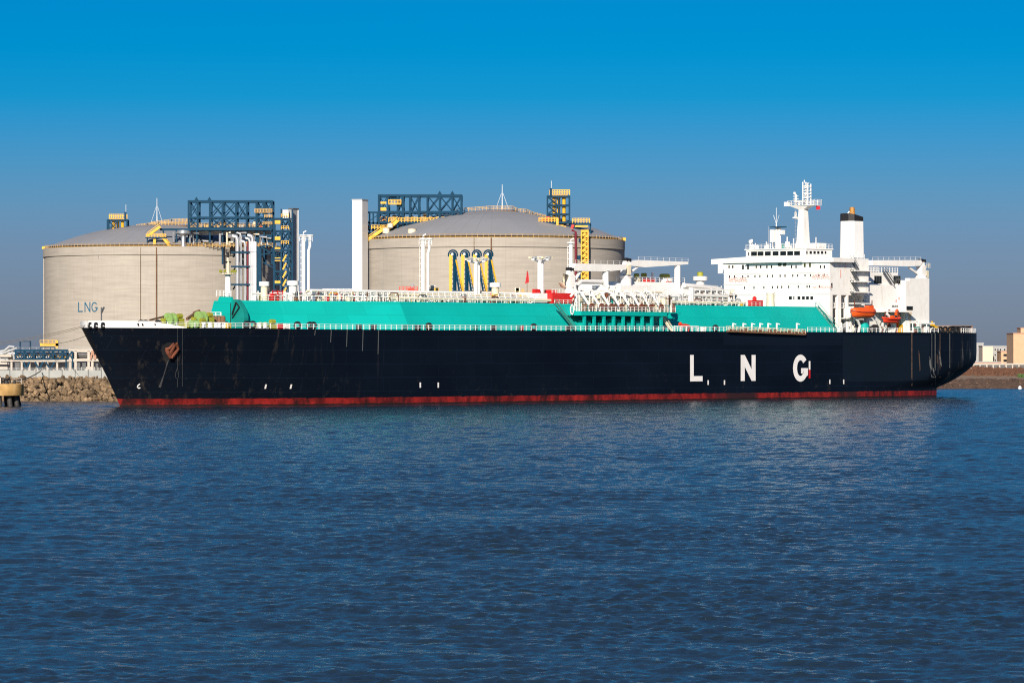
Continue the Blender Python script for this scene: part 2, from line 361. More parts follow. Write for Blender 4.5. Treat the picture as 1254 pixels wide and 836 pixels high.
def build_hull():
    us = [i/40*.26 for i in range(40)]; us = [u**1.25/.26**.25 for u in us]+[.26+.5*i/20 for i in range(20)]+[.76+.24*i/40 for i in range(41)]
    zs = [-2.5,-.8,0,.8,1.5,2.2,2.8,3.5,4.3,5.2,6.2,7.5,9,11,13.5]
    b = MB(); nz = len(zs)+1; nu = len(us)
    for sg in (-1, 1):
        grid = []
        for u in us:
            for z in zs: s, t = hull_half(u, max(z,0)); grid.append((s, sg*t, z))
            s, t = hull_half(u, 16.0); grid.append((s, sg*t, deck_z(s)))
        fs = [(i*nz+j,(i+1)*nz+j,(i+1)*nz+j+1,i*nz+j+1) for i in range(nu-1) for j in range(nz-1)]
        if sg > 0: fs = [f[::-1] for f in fs]
        b.add(grid, fs)
    o2 = nu*nz; L = nu-1     # transom
    b.f += [(L*nz+j, o2+L*nz+j, o2+L*nz+j+1, L*nz+j+1) for j in range(nz-1)]
    h = b.build('hull', 'hull', ship, smooth=True)
    d = MB(); top = []
    for u in us:
        s, t = hull_half(u, 16.0); top += [(s,-t+.06,deck_z(s)-.05),(s,t-.06,deck_z(s)-.05)]
    d.add(top, [(2*i,2*i+1,2*i+3,2*i+2) for i in range(nu-1)]); d.build('main_deck', 'deckgreen', ship)
    # white forecastle bulwark
    w = MB(); ss = [(i/30)**1.5 for i in range(31)]; UB = (SS(219,12.5)-S_BOW)/(S_STERN-S_BOW); uu = [x*UB for x in ss]; vs = []
    for sg in (-1, 1):
        vs = []
        for u in uu:
            s, t = hull_half(u, 16.0); f = min(1., (uu[-1]-u)/.022); z = deck_z(s); hh = 1.25*f+.05
            t0 = sg*(t+.05); tn = sg*max(t-.2, 0); vs += [(s-.06,t0,z-.08),(s-.10,t0+sg*.05,z+hh),(s+.1,tn,z+hh),(s+.1,tn,z-.04)]
        fs = []
        for i in range(len(uu)-1):
            for k in range(3): fs.append((4*i+k,4*i+4+k,4*i+5+k,4*i+k+1))
        w.add(vs, fs if sg < 0 else [f[::-1] for f in fs])
    w.build('bulwark', 'cleanwhite', ship)
    return h
hull = build_hull()
def hull_at(s, z):
    lo, hi = 0., 1.
    for _ in range(40):
        m = (lo+hi)/2
        if hull_half(m, z)[0] < s: lo = m
        else: hi = m
    return hull_half(lo, z)[1]
def on_hull(u, v):
    t = B
    for _ in range(12):
        s, z = S(u, v, t); t = .5*t+.5*hull_at(s, max(0,z))
    s, z = S(u, v, t); return s, -t, z
# letters
for ch, u0, u1, v0, v1, st in (('L',845,860.3,434.5,466.8,.29),('N',907,925.2,434.5,466.3,.27),('G',971,989.3,434,467.3,.27)):
    s0, z0 = S(u0, v1, B); s1, _ = S(u1, v1, B); _, z1 = S(u0, v0, B); b = MB(); w, h = s1-s0, z1-z0
    for poly in letter(ch, w, h, w*st): b.add([(s0+x,-B-.03,z0+y) for x,y in poly], [tuple(range(len(poly)))])
    b.build('letter', 'letter', hull)
def hull_mark(u0, u1, v0, v1, m, name='tug_mark', lean=0):
    pts = []
    for u, v in ((u0,v1),(u1,v1),(u1+lean,v0),(u0+lean,v0)):
        s, y, z = on_hull(u, v); pts.append((s, y-.05, z))
    MB().add(pts, [(0,1,2,3)]).build(name, m, hull)
for u in (867,887): hull_mark(u-.8,u+.8,465.4,471,'letter')
for u in (1016,1033): hull_mark(u-.7,u+.7,464.6,470,'letter')
for u in (514.5,536.5): hull_mark(u-.9,u+.9,468.2,474.5,'letter')
for u in (324.5,355.5): hull_mark(u-1,u+1,470.5,475.8,'letter',lean=1.2)
hull_mark(990.2,992.2,442,452.5,'letter','draught_mark'); hull_mark(990.2,992.2,452.6,463,'red','draught_mark')
b = MB(); pts = []
for u, v in ((171,470),(168.5,472),(168,474),(169.5,475.3),(171.5,474.6)):
    s, y, z = on_hull(u, v); pts.append((s,y-.1,z))
b.tube(pts,.13,5); b.build('bulb_mark','letter',hull)
# anchor in its pocket
s, y, z = on_hull(209,430)
an = MB()
c = MB(); pr = []
for i in range(16):
    a = 2*math.pi*i/16; q = on_hull(207+9.5*math.cos(a), 430+11*math.sin(a)); pr.append((q[0],q[1]-.08,q[2]))
c.add(pr, [tuple(range(16))]).build('anchor_pocket','black',hull)
def hp(u, v, off): q = on_hull(u, v); return Vector((q[0]-off*.35, q[1]-off, q[2]))
an.tube([hp(213,421.5,.5),hp(206,434.5,.7)],.34,8,.42)
an.tube([hp(202.5,428,.6),hp(203.6,432,.9),hp(206.5,437,.9),hp(209.6,437,.9)],.42,8)
an.tube([hp(202,428,.6),hp(206.5,426,.7),hp(211.5,420,.6)],.42,7,.2); an.tube([hp(209,437,.6),hp(213.5,431.5,.7),hp(217.5,426.5,.6)],.46,7,.22)
an.tube([hp(215.5,420,.35),hp(217.5,428.5,.35)],.26,6)
a = an.build('anchor','rust',hull); a['label'] = 'rusty orange stockless anchor housed in bow'
# grey streak below the anchor, hanging lines
b = MB(); p = [hp(205.5,440,.05),hp(207,440,.05),hp(201,459,.05),hp(197,474,.05),hp(194,474,.05),hp(200,459,.05)]
b.add(p,[(0,1,2,5),(5,2,3,4)]).build('mud_streak',mat('mud',(.05,.05,.055),.8,var=.5,scale=.8),hull)
for pp in ([(217,402),(217.2,450)],[(223,402),(223.2,473)],[(217.2,450),(215,456),(214.6,462),(217,464),(218.6,461),(217.2,450)],[(217,464),(217,474)]):
    MB().tube([hp(u,v,.12) for u,v in pp],.035,4).build('hanging_line','darkgrey',hull)
for u, v in ((386,410.5),(405.5,419),(425,424.5),(444.5,429.5),(463.5,433.5)):
    b = MB(); s, y, z = on_hull(u, 404); s1, y1, z1 = on_hull(u-.8, v)
    b.bar((s,y-.06,z),(s1,y1-.06,z1),.09); b.build('drain_streak','darkgrey',hull)
M['scuff'] = mat('scuff',(.13,.13,.13),.8,var=.9,scale=2.,rust=.9,rustcol=(.01,.015,.02),stretch=(1,1,.3))
for k,pl in enumerate((((1137.5,436),(1139,438),(1140.5,450),(1143,462),(1142,470),(1140,460),(1138.2,448)),((1141.5,449),(1143.5,452),(1146,461),(1145,467),(1143,458)),((1149.5,429),(1151,431),(1152.2,441),(1153,449),(1151.5,446),(1150,438)),((1124.5,428),(1126,434),(1127,452),(1126,455),(1125,440)),((1147,433),(1148,436),(1148,446),(1147,444)))):
    vs = []
    for u, v in pl: q = on_hull(u, v); vs.append((q[0], q[1]-.07, q[2]))
    MB().add(vs,[tuple(range(len(vs)))]).build('scuff_mark','scuff' if k<3 else 'seamrust',hull)
# rub rails / plate seams at the quarter
for u, w, m in ((1116.5,.13,'seamrust'),(1141,.05,'darkgrey'),(1145,.09,'darkgrey'),(1151,.07,'seamrust'),(1163,.07,'darkgrey')):
    pts = [hp(u, v, .05) for v in (408,420,435,450,462,472) if v < 474-max(0,(u-1147))*.55]
    MB().tube(pts, w, 5).build('seam', m, hull)
# deck-edge railing, in runs
def edge(s, inset=.25): return (s, -(hull_at(s,16.0)-inset), deck_z(s))
for a0, b0 in ((SS(222,B-3),SS(300,B)),(SS(300,B),SS(500,B)),(SS(500,B),SS(700,B)),(SS(700,B),SS(893,B)),(SS(990,B),SS(1150,B))):
    b = MB(); n = int((b0-a0)/1.6); pts = [edge(a0+(b0-a0)*i/n) for i in range(n+1)]
    for i, p in enumerate(pts):
        b.bar(p, (p[0],p[1],p[2]+1.1), .10)
        if i:
            for h in (.4,.75,1.1): b.bar((*pts[i-1][:2],pts[i-1][2]+h), (*p[:2],p[2]+h), .05)
    b.build('deck_railing', 'cleanwhite', ship)
# black roller fairleads and small deck fittings along the edge
def fitting(u, kind):
    s = SS(u, B-.6); y = -(hull_at(s,16.)-.7); z = deck_z(s); b = MB()
    if kind == 'fairlead':
        ring = [(s+.85*math.cos(a),y,z+.75+.62*math.sin(a)) for a in [i*2*math.pi/12 for i in range(13)]]; b.tube(ring,.26,6); b.build('fairlead','black',ship)
    elif kind == 'bollard':
        for k in (-.8,.8): b.lathe([(.0,0),(.42,0),(.36,.9),(.55,1.0),(.55,1.2),(0,1.2)],(s+k,y+1.2,z),8)
        b.box(s-1.5,s+1.5,y+.7,y+1.7,z,z+.12); b.build('bollard','cleanwhite',ship,True)
    elif kind == 'box': b.box(s-.5,s+.5,y+.6,y+1.4,z,z+.95); b.box(s-.56,s+.56,y+.54,y+1.46,z+.95,z+1.05); b.build('deck_box',random.choice(['black','red','yellow','white','darkteal']),ship)
for u in (221,224,233,310,316,365,380,384,525.5,654,876.5,1068,1152,1158,1164,1172,1178,1186): fitting(u,'fairlead')
for u in (276,287,290,330): fitting(u,'bollard')
for u in (295,349,356,444,462,500,516,530,586,609,640,642,700,846,866,1033,1037): fitting(u,'box')

# ---- trunk
ZT = SZ(371.3, SS(650,14), 14)
sF, sK, sA = SS(300,6.), SS(502,18.5), SS(1025,18.5)
def build_trunk():
    st = [(sF,6.2,3.8,sF),(sF+10,8.2,5.6,sF+10),(sK,18.5,14.,SS(489,14)),(sA,18.5,14.,SS(1000,14))]
    b = MB(); vs = []
    for s, tb, tt, s2 in st: vs += [(s,-tb,DK-.1),(s2,-tt,ZT),(s2,tt,ZT),(s,tb,DK-.1)]
    fs = []
    for i in range(3):
        for k in range(3): fs.append((4*i+k,4*i+4+k,4*i+5+k,4*i+k+1))
    fs += [(0,1,2,3),(15,14,13,12)]; b.add(vs, fs); return b.build('trunk_deck','teal',ship)
trunk = build_trunk()
# knuckle seams on trunk side, stairs at after end
b = MB()
def trunk_t(s, z):
    f = (z-DK)/(ZT-DK); lo, hi = (6.2+(s-sF)/(sK-sF)*12.3, 3.8+(s-sF)/(sK-sF)*10.2) if s < sK else (18.5, 14.)
    return lo+(hi-lo)*f
for u in (610,652,690): pass
p0 = (SS(1000,14)-.6,-14.2,ZT); p1 = (sA-.6,-18.8,DK)
for o in (0,1.1): b.bar((p0[0]+o,p0[1],p0[2]),(p1[0]+o,p1[1],p1[2]),.12,.3); b.bar((p0[0]+o,p0[1],p0[2]+1.1),(p1[0]+o,p1[1],p1[2]+1.1),.09)
for i in range(24):
    f = i/24; q = [p0[k]+(p1[k]-p0[k])*f for k in range(3)]; b.box(q[0],q[0]+1.1,q[1]-.15,q[1]+.15,q[2]-.05,q[2]+.05)
    if i % 3 == 0: b.bar(q,(q[0],q[1],q[2]+1.1),.09)
b.build('stairs','darkteal',ship)
# dark green plate painting in the trunk-front shadow; sloped fore end with ladder
y0_, z0_ = T(283,404,sF-1.2); 
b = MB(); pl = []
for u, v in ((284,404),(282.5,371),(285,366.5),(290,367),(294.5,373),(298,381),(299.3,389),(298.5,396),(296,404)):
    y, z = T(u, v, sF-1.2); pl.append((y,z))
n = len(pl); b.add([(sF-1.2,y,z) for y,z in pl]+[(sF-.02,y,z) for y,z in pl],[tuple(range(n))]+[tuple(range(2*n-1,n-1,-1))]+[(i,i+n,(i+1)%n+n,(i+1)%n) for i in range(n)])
e = b.build('shadow_plate','darkteal',ship); e['label'] = 'dark green rounded plate painted in as shadow on the trunk front'
b = MB()
def tp(u, v, s): y, z = T(u, v, s); return (s, y, z)
b.bar(tp(283,388,sF-1.5),tp(289,370,sF-1.5),.25); b.bar(tp(283,391,sF-1.5),tp(293,376,sF-1.5),.18); b.bar(tp(289,370,sF-1.5),tp(293,376,sF-1.5),.18); b.bar(tp(283,371,sF-1.6),tp(283,400,sF-1.6),.25)
b.build('brace','black',e)
b = MB(); pl = [tp(u,v,sF-1.7) for u,v in ((254.5,402),(262,381),(268.5,363),(283.5,363.5),(283,402))]
b.add(pl+[(p[0]+.45,p[1],p[2]) for p in pl],[(0,1,2,3,4),(9,8,7,6,5)]+[(i,i+5,(i+1)%5+5,(i+1)%5) for i in range(5)]); mh = b.build('mast_house','teal',ship)
b = MB(); b.rail(tp(258,391,sF-3.6),tp(270.5,391,sF-3.6),1.5,1.5,.16); b.box(sF-3.9,sF-2.4,T(256,391,sF-3)[0],T(272,391,sF-3)[0],T(256,392,sF-3)[1]-.3,T(256,391.2,sF-3)[1]); b.build('platform','cleanwhite',mh)
b = MB(); b.rail(tp(265,363,sF-2.),tp(283,363.4,sF-2.),1.3,1.3,.11); b.build('railing','cleanwhite',mh)
b = MB()
for u in (262,265,269,273): b.lathe([(0,0),(.55,0),(.55,2.4),(.3,2.7),(0,2.7)],(sF-4.,T(u,402,sF-4)[0],DK+.2),8)
b.build('winch_motor','brown',ship,True)
# ---- foremast
y, z = T(279,364,sF-.5); fm = MB(); zt = T(279,336,sF-.5)[1]
fm.lathe([(.72,z),(.55,zt)],(sF-.5,y,0),12); o = fm.build('foremast','cleanwhite',ship,True)
b = MB(); b.lathe([(0,zt-.1),(.6,zt-.1),(1.7,zt+.05),(1.7,zt+.2),(0,zt+.2)],(sF-.5,y,0),12); b.tube([(sF-.5,y,zt),(sF-.5,y,zt+2.6)],.32,8); b.tube([(sF-.5,y,zt+2.6),(sF-.5,y,zt+3.6)],.22,8)
b.build('top_platform','cream',o)
b = MB()
for k in range(7):
    a = 2*math.pi*k/7; b.box(sF-.5+1.7*math.cos(a)-.18,sF-.5+1.7*math.cos(a)+.18,y+1.7*math.sin(a)-.18,y+1.7*math.sin(a)+.18,zt+.5,zt+.95); b.bar((sF-.5+1.7*math.cos(a),y+1.7*math.sin(a),zt+.1),(sF-.5+1.7*math.cos(a),y+1.7*math.sin(a),zt+.6),.1)
b.build('floodlight','olive',o); b = MB(); b.lathe([(0,zt+3.6),(.3,zt+3.6),(.3,zt+4.6),(0,zt+4.8)],(sF-.5,y,0),8); b.bar((sF-1.3,y,zt+2.6),(sF+.3,y,zt+2.6),.3); b.build('mast_light','black',o)
# ---- forecastle mooring winches (lime)
def winch(u, v, r, w, tw):
    t = tw; s, z = S(u, v, t); y = -t; g = thing_part('mooring_winch')
    b = MB(); n = 20
    for off in (-w/2, w/2):
        vs = [(s+.18*j+off, y+r*math.cos(2*math.pi*i/n), z+r*math.sin(2*math.pi*i/n)) for j in (-1,1) for i in range(n)]
        b.add(vs,[tuple(range(n)),tuple(range(2*n-1,n-1,-1))]+[(i,i+n,(i+1)%n+n,(i+1)%n) for i in range(n)])
    b.build('drum_flange','lime',g)
    b = MB(); b.tube([(s-w/2,y,z),(s+w/2,y,z)],r*.86,16); b.build('drum','lime',g,True)
    b = MB(); b.box(s+w/2+.6,s+w/2+2.4,y-1,y+1,DK,z+.3); b.tube([(s+w/2+1,y-.4,z+.8),(s+w/2+2.2,y-.4,z+.8)],.5,8); b.build('gear_case','olive',g); b = MB(); b.box(s-w/2-1.6,s-w/2-1,y-.5,y+.5,DK,z+.3); b.build('bearing_stand','olive',g)
def thing_part(name):
    o = bpy.data.objects.new(name, None); COL.objects.link(o); o.parent = ship; return o
winch(208.5,391.5,1.45,1.3,2.); winch(245.5,390,1.55,1.2,3.); winch(237,397,.9,1.2,7.); winch(322,398.5,.75,1.4,17.)
b = MB(); b.bar(tp(183,392,6),tp(203,387,12),.35); b.build('anchor_chain','brown',ship); b = MB(); b.bar(tp(229,390.5,16),tp(240,383,20),.5); b.build('anchor_chain','brown',ship); b = MB(); b.tube([tp(238,384,20),tp(243,381,20),tp(245,392,20)],.5,6); b.build('chain_stopper','brown',ship)
b = MB(); s,z = S(124.2,392,0); b.tube([(s,0,deck_z(s)),(s,0,SZ(376,s,0))],.14,6); b.bar((s,0,SZ(383,s,0)),(s+.7,0,SZ(376,s,0)),.3); b.build('jackstaff','darkgrey',ship)
b = MB()
for u in (109.5,116.5,125): 
    s,y,z = on_hull(u,398.3); b.tube([(s-.05+.55*math.cos(a)*.8,y-.35,z+.5*math.sin(a)) for a in [i*2*math.pi/10 for i in range(11)]],.22,6); 
b.build('fairlead','black',ship)

# ---- trunk-top piping, seen end to end
def zt_at(v, s, t): return SZ(v, s, t)
SP0, SP1 = SS(302,5), SS(905,10)
def pipe_run(t, h, r, s0, s1, m='white', name='deck_pipe'):
    b = MB(); b.tube([(s0,-t,ZT+h),(s1,-t,ZT+h)], r, 8); return b.build(name, m, ship, True)
def tmax(s): return trunk_t(s, ZT)-.8
pipe_run(3.5,1.5,.22,sF+4,SP1); pipe_run(1.5,2.2,.28,sF+22,SP1,'cream'); pipe_run(6.,1.1,.2,sF+24,SP1); pipe_run(8.5,1.7,.26,sF+40,SP1,'cream'); pipe_run(10.5,1.3,.18,sF+50,SP1)
pipe_run(12.,.75,.3,SS(480,13),SP1,'cream'); pipe_run(5.,2.3,.34,sF+20,SP1); pipe_run(9.6,.55,.25,sF+60,SP1,'steel'); pipe_run(-1,2.0,.3,sF+30,SP1); pipe_run(-5,1.9,.22,sF+40,SP1)
b = MB(); s = sF+6
while s < SP1:
    for t in (1.5,3.5,6.,8.5,10.5):
        if t < tmax(s): b.bar((s,-t,ZT),(s,-t,ZT+2.1),.16)
    if tmax(s) > 5: b.bar((s,-1,ZT+1.2),(s,-min(10.8,tmax(s)),ZT+1.2),.14)
    s += 1.9
b.build('pipe_support','white',ship)
cols = ['cream','white','brown','rust','steel','cream','red','yellow','darkgrey']
for i in range(230):
    s = rnd(sF+8, SP1); t = rnd(1, min(12.5,tmax(s))); b = MB(); w, h = rnd(.2,.6), rnd(.4,1.25)
    if i % 3 == 0: b.box(s-w,s+w,-t-.4,-t+.4,ZT,ZT+h); b.box(s-w*1.1,s+w*1.1,-t-.5,-t+.5,ZT+h,ZT+h+.1); nm = 'equipment_box'
    elif i % 3 == 1: b.lathe([(.18,ZT),(.18,ZT+h+.5),(.5,ZT+h+.5),(.5,ZT+h+.62),(.1,ZT+h+.62),(.1,ZT+h+1.0),(0,ZT+h+1.)],(s,-t,0),8); nm = 'valve'
    else: b.tube([(s,-t,ZT+.3),(s,-t,ZT+h+.3),(s+.4,-t,ZT+h+.7),(s+2.2,-t,ZT+h+.7),(s+2.6,-t,ZT+h+.3),(s+2.6,-t,ZT+.2)],.14,6); nm = 'pipe_loop'
    b.build(nm, random.choice(cols), ship)
for a0, b0 in ((SS(310,5),SS(488,13.4)),(SS(490,13.4),SS(655,13.4)),(SS(830,13.4),SS(995,13.4))):
    b = MB(); b.rail((a0,-tmax(a0),ZT),(b0,-tmax(b0),ZT),1.0,1.5,.07,2); b.build('trunk_railing','white',ship)
# ---- vent posts, light posts
def vent_post(u, vb, vt, r, t, m, cap=None, capr=1.5, caph=1.0):
    s, z0 = S(u, vb, t); z1 = SZ(vt, s, t); b = MB(); b.lathe([(r*1.15,ZT-.1),(r,ZT+1.2),(r,z1)],(s,-t,0),14); b.lathe([(0,z1),(r,z1)],(s,-t,0),14)
    o = b.build('vent_post', m, ship, True); c = MB(); c.lathe([(0,z1-caph*.9),(r*capr,z1-caph*.9),(r*capr,z1+.02),(0,z1+.1)],(s,-t,0),14); c.build('cap','cleanwhite' if not cap else cap,o,True); return o
vent_post(323.5,366,345,.75,4,'cream'); vent_post(358.5,366,344,.85,5,'white'); vent_post(606.5,368,346.5,.85,9,'cream'); vent_post(943.5,372,358,.95,9,'cream',capr=1.1,caph=.3)
b = MB(); s,z = S(345,358,4); b.box(s-1.6,s+1.6,-5,-3,ZT,z); b.build('deck_locker','white',ship); b = MB(); s,z = S(337,359.5,4); b.box(s-1.6,s+1.2,-5,-3,ZT,z); b.rail((s-1.6,-5,ZT),(s+1.2,-5,ZT),2.2,1.4,.15); b.build('deck_locker','red',ship)
def light_post(u, vb, vt, r, t):
    s, z0 = S(u, vb, t); z1 = SZ(vt, s, t); b = MB()
    for k in (-r*.55, r*.55): b.tube([(s+k,-t,ZT-.2),(s+k,-t,z1)],r*.62,10)
    o = b.build('light_post','cleanwhite',ship,True); c = MB()
    c.lathe([(.4,z1-.4),(1.0,z1),(1.0,z1+.15),(.4,z1+.15)],(s,-t,0),12)
    for k in range(8):
        a = 2*math.pi*k/8+.2; q = (s+2.3*math.cos(a),-t+2.3*math.sin(a),z1+.55); c.bar((s+.4*math.cos(a),-t+.4*math.sin(a),z1),q,.22,.3)
    ring = [(s+2.1*math.cos(a),-t+2.1*math.sin(a),z1+1.0) for a in [i*2*math.pi/16 for i in range(17)]]; c.tube(ring,.07,4); c.build('light_frame','cleanwhite',o)
    for k in range(8):
        a = 2*math.pi*k/8+.2; d = MB(); d.box(s+2.4*math.cos(a)-.3,s+2.4*math.cos(a)+.3,-t+2.4*math.sin(a)-.3,-t+2.4*math.sin(a)+.3,z1+.6,z1+1.1); d.build('floodlight','cream' if k%2 else 'grey',o)
    return s
light_post(584,364,322,.75,6); light_post(662,370,320,.75,8)
s0 = SS(658,10); s1 = SS(677,10); b = MB(); z = SZ(359,s0,10); b.prism([(s0-2.8,ZT),(s0-.2,z),(s1,z),(s1,ZT)],-11,-5); b.build('locker_house','cleanwhite',ship)
s0 = SS(676.5,12.6); s1 = SS(703.5,12.6); z = SZ(358.6,s0,12.6); b = MB(); b.box(s0,s1,-12.6,-5,ZT,z); o = b.build('fire_station','red',ship)
b = MB(); b.rail((s0,-13.3,ZT),(s1,-13.3,ZT),.9,1.6,.09,2); b.build('railing','white',o); b = MB(); b.rail((s0+.1,-12.4,z),(s1,-12.4,z),.9,1.3,.09); b.build('railing','white',o); b = MB(); b.box(s0-1.8,s0-.2,-9,-8,z-.2,z+.9); b.build('hose_box','red',o); b = MB(); b.box(s1-3,s1-1,-8,-6,z,z+.8); b.build('hose_box','red',o)

# ---- manifold platform
sm0, sm1 = SS(708,20), SS(813,20); zp = SZ(381.5,(sm0+sm1)/2,21)
b = MB(); b.box(sm0,sm1,-21.0,-14.,zp-.95,zp); b.box(sm1,sm1+5,-21.0,-18.,zp-.3,zp-.1); man = b.build('manifold_platform','teal',ship)
b = MB()
for i in range(9):
    b = MB(); s = sm0+1.5+(sm1-sm0-3)*i/8; b.box(s-.28,s+.28,-20.8,-20.2,DK-.05,zp-.96)
    b.prism([(s-.28,zp-.96),(s-.9,zp-.96),(s-.28,zp-1.7)],-20.7,-20.3); b.build('platform_post','teal',man)
b = MB(); n = 8
for i in range(n): 
    s = sm0+3+(sm1-sm0-6)*i/n; b.box(s,s+2.4,-18.9,-17.2,DK,DK+rnd(1.8,2.9))
b.build('under_deck_tank','teal',man)
b = MB(); b.rail((sm0,-20.9,zp),(sm1+3,-20.9,zp),1.1,1.3,.10); b.build('railing','white',man)
for e_, o in ((sm0-2.2,0),(sm1+1.5,0)):
    b = MB()
    for dy in (0,1.1):
        b.bar((e_-2.5,-17.-dy,ZT),(e_+1.5,-19.8-dy*.2,DK),.14,.3); b.bar((e_-2.5,-17.-dy,ZT+1),(e_+1.5,-19.8-dy*.2,DK+1),.09)
    for i in range(16):
        f = i/16; b.bar((e_-2.5+4*f,-17-2.8*f,ZT+(DK-ZT)*f),(e_-2.5+4*f,-18.1-2*f,ZT+(DK-ZT)*f),.3,.06)
    b.build('stairs','deckgreen' if e_ < sm1 else 'cream',man)
# slanting cargo lines down to the manifold
for i in range(8):
    s = SS(722+12.2*i,20); b = MB()
    zt2 = SZ(356.5,s,16.5); b.tube([(s-1.2,-15.2,zt2-1.2),(s-.6,-16.2,zt2),(s+.1,-17.3,zt2-.3),(s+.3,-19.4,zp+1.7),(s+.3,-20.2,zp+1.1)],.29 if i<6 else .2,8); o = b.build('cargo_line','white',man,True)
    c = MB(); c.tube([(s+.3,-20.2,zp+1.1),(s+.3,-20.55,zp+1.1)],.75,12); c.build('flange','rust',o)
    c = MB(); c.box(s-1.9,s-1.,-20.2,-19.4,zp,zp+1.7); c.build('valve',['brown','cream','rust'][i%3],man); c = MB(); c.lathe([(.3,0),(.3,1.4),(.6,1.45),(.6,1.7),(0,1.7)],(s+1.3,-19.8,zp),8); c.build('valve',['brown','cream','rust'][i%3],man)
b = MB(); b.tube([(SS(706,15),-14.5,ZT-.5),(SS(706,15)+.5,-14.5,SZ(350,SS(706,15),14)),(SS(706,15)+3,-13.5,SZ(345,SS(712,13),13)),(SS(738,13),-13.,SZ(345,SS(730,13),13)),(SS(741,13),-14.,SZ(352,SS(740,13),13))],.55,10); b.build('cargo_header','white',man,True)
for k,(u0,u1,v,t) in enumerate(((703,812,356,12),(712,830,361,13),(702,820,366,13.4),(715,800,371,15))):
    b = MB(); b.tube([(SS(u0,t),-t,SZ(v,SS(u0,t),t)),(SS(u1,t),-t,SZ(v,SS(u0,t),t))],.22,8); b.build('cargo_header','white' if k%2 else 'cream',man,True)
b = MB()
for i in range(60):
    u = 704+i*2.0; t = rnd(12,19); s = SS(u,t); z1 = SZ(rnd(350,372),s,t); zb = zp if t > 14 else ZT; b.bar((s,-t,zb),(s,-t,max(zb+.8,z1)),.16)
    if i%3==0: b.bar((s,-t,max(zb+.8,z1)),(s+rnd(1,3),-t,max(zb+.8,z1)),.14)
b.build('pipe_support','white',man)
for i in range(46):
    u = rnd(704,826); t = rnd(12.5,19); s = SS(u,t); zb = zp if t > 14.2 else ZT; b = MB(); h = rnd(.5,2.6); w = rnd(.2,.55)
    b.box(s-w,s+w,-t-w,-t+w,zb,zb+h); b.lathe([(.2,zb+h),(.2,zb+h+.4),(.45,zb+h+.4),(.45,zb+h+.5),(0,zb+h+.5)],(s,-t,0),8); b.build('valve',random.choice(['brown','rust','cream','cream','white','darkteal','white','steel']),man)
s = SS(701,19); z=SZ(379,s,19); b = MB(); b.tube([(s,-18.9,z+1.1*math.sin(a)) if False else (s+.5*math.cos(a),-18.9,z+1.1*math.sin(a)) for a in [i*2*math.pi/12 for i in range(13)]],.15,6); b.build('hose_reel','cleanwhite',man)

# ---- cranes amidships
def crane(name, u, vtop, t, boom, rest, label, m='white', r=1.3, seat=None, vbase=None):
    s = SS(u, t); g = thing_part(name); g['label'] = label; zb = ZT if vbase is None else SZ(vbase,s,t); zt = SZ(vtop, s, t)
    b = MB(); b.lathe([(r*1.5,zb),(r*1.5,zb+.5),(r,zb+1.),(r,zt-1.4),(r*1.25,zt-1.2),(r*1.25,zt-.9),(r,zt-.8)],(s,-t,0),14); b.build('pedestal',m,g,True)
    b = MB(); b.box(s-.8,s+.8,-t-.95,-t+.95,zt-.8,zt+1.6); b.prism([(s-.8,zt+1.603),(s+.8,zt+1.603),(s+.7,zt+2.6),(s-.4,zt+2.6)],-t-.55,-t+.55); b.build('slewing_head',m,g)
    pl = [S(uu, vv, t) for uu, vv in boom]; b = MB(); b.prism(pl,-t-.75,-t+.75); b.build('boom',m,g)
    b = MB(); e0 = S(*boom[0],t); e1 = S(*boom[1],t); b.rail((e0[0],-t-.7,e0[1]),(e1[0],-t-.7,e1[1]),.8,2.2,.045,2); b.build('boom_railing','cleanwhite',g)
    if rest:
        ss, zz = S(rest[0],rest[1],t); b = MB(); b.lathe([(1.0,ZT-.1),(.75,ZT+1.5),(.75,zz),(1.0,zz+.01),(0,zz+.02)],(ss,-t,0),12); b.build('boom_rest','cleanwhite',g,True)
    b = MB(); b.tube([(s-.2,-t-.7,zt+2.9),(s-.2,-t+.7,zt+2.9)],.42,10); b.tube([(s+.8,-t-.7,zt+2.8),(s+.8,-t+.7,zt+2.8)],.4,10); b.build('winch_drum','black',g)
    return s, zt, g
s, zt, g = crane('deck_crane',697.5,345,9,[(702,322.5),(764,324),(764,330),(740,332.5),(700,331.5)],(741.5,331.5),'forward deck crane with its boom stowed level above the manifold')
b = MB(); b.tube([(s-2.6,-9,ZT+5),(s-2.4,-9,zt-1),(s-1.2,-9,zt+1.5)],.8,8); b.build('cable_housing','cream',g,True)
b = MB(); p1 = S(711,334,8); b.tube([(s,-9,zt-1.5),(p1[0],-9,p1[1]+1.5)],.35,6); b.build('luffing_cylinder','white',g)
s, zt, g = crane('deck_crane',766.5,333,7,[(779,318.3),(840,320.6),(840,323.6),(788,327.3),(770,325.5),(769,321)],(829.5,324.5),'middle deck crane with boom pointing aft onto a tall white rest')
b = MB(); p1 = S(779.5,327.5,7); b.tube([(s+.6,-7.2,zt-.5),(p1[0],-7.2,p1[1])],.28,6); b.build('luffing_cylinder','white',g)
b = MB(); b.box(s-1.4,s-.4,-9.0,-8.2,zt-.7,zt+1.6); b.build('control_cab','cream',g)

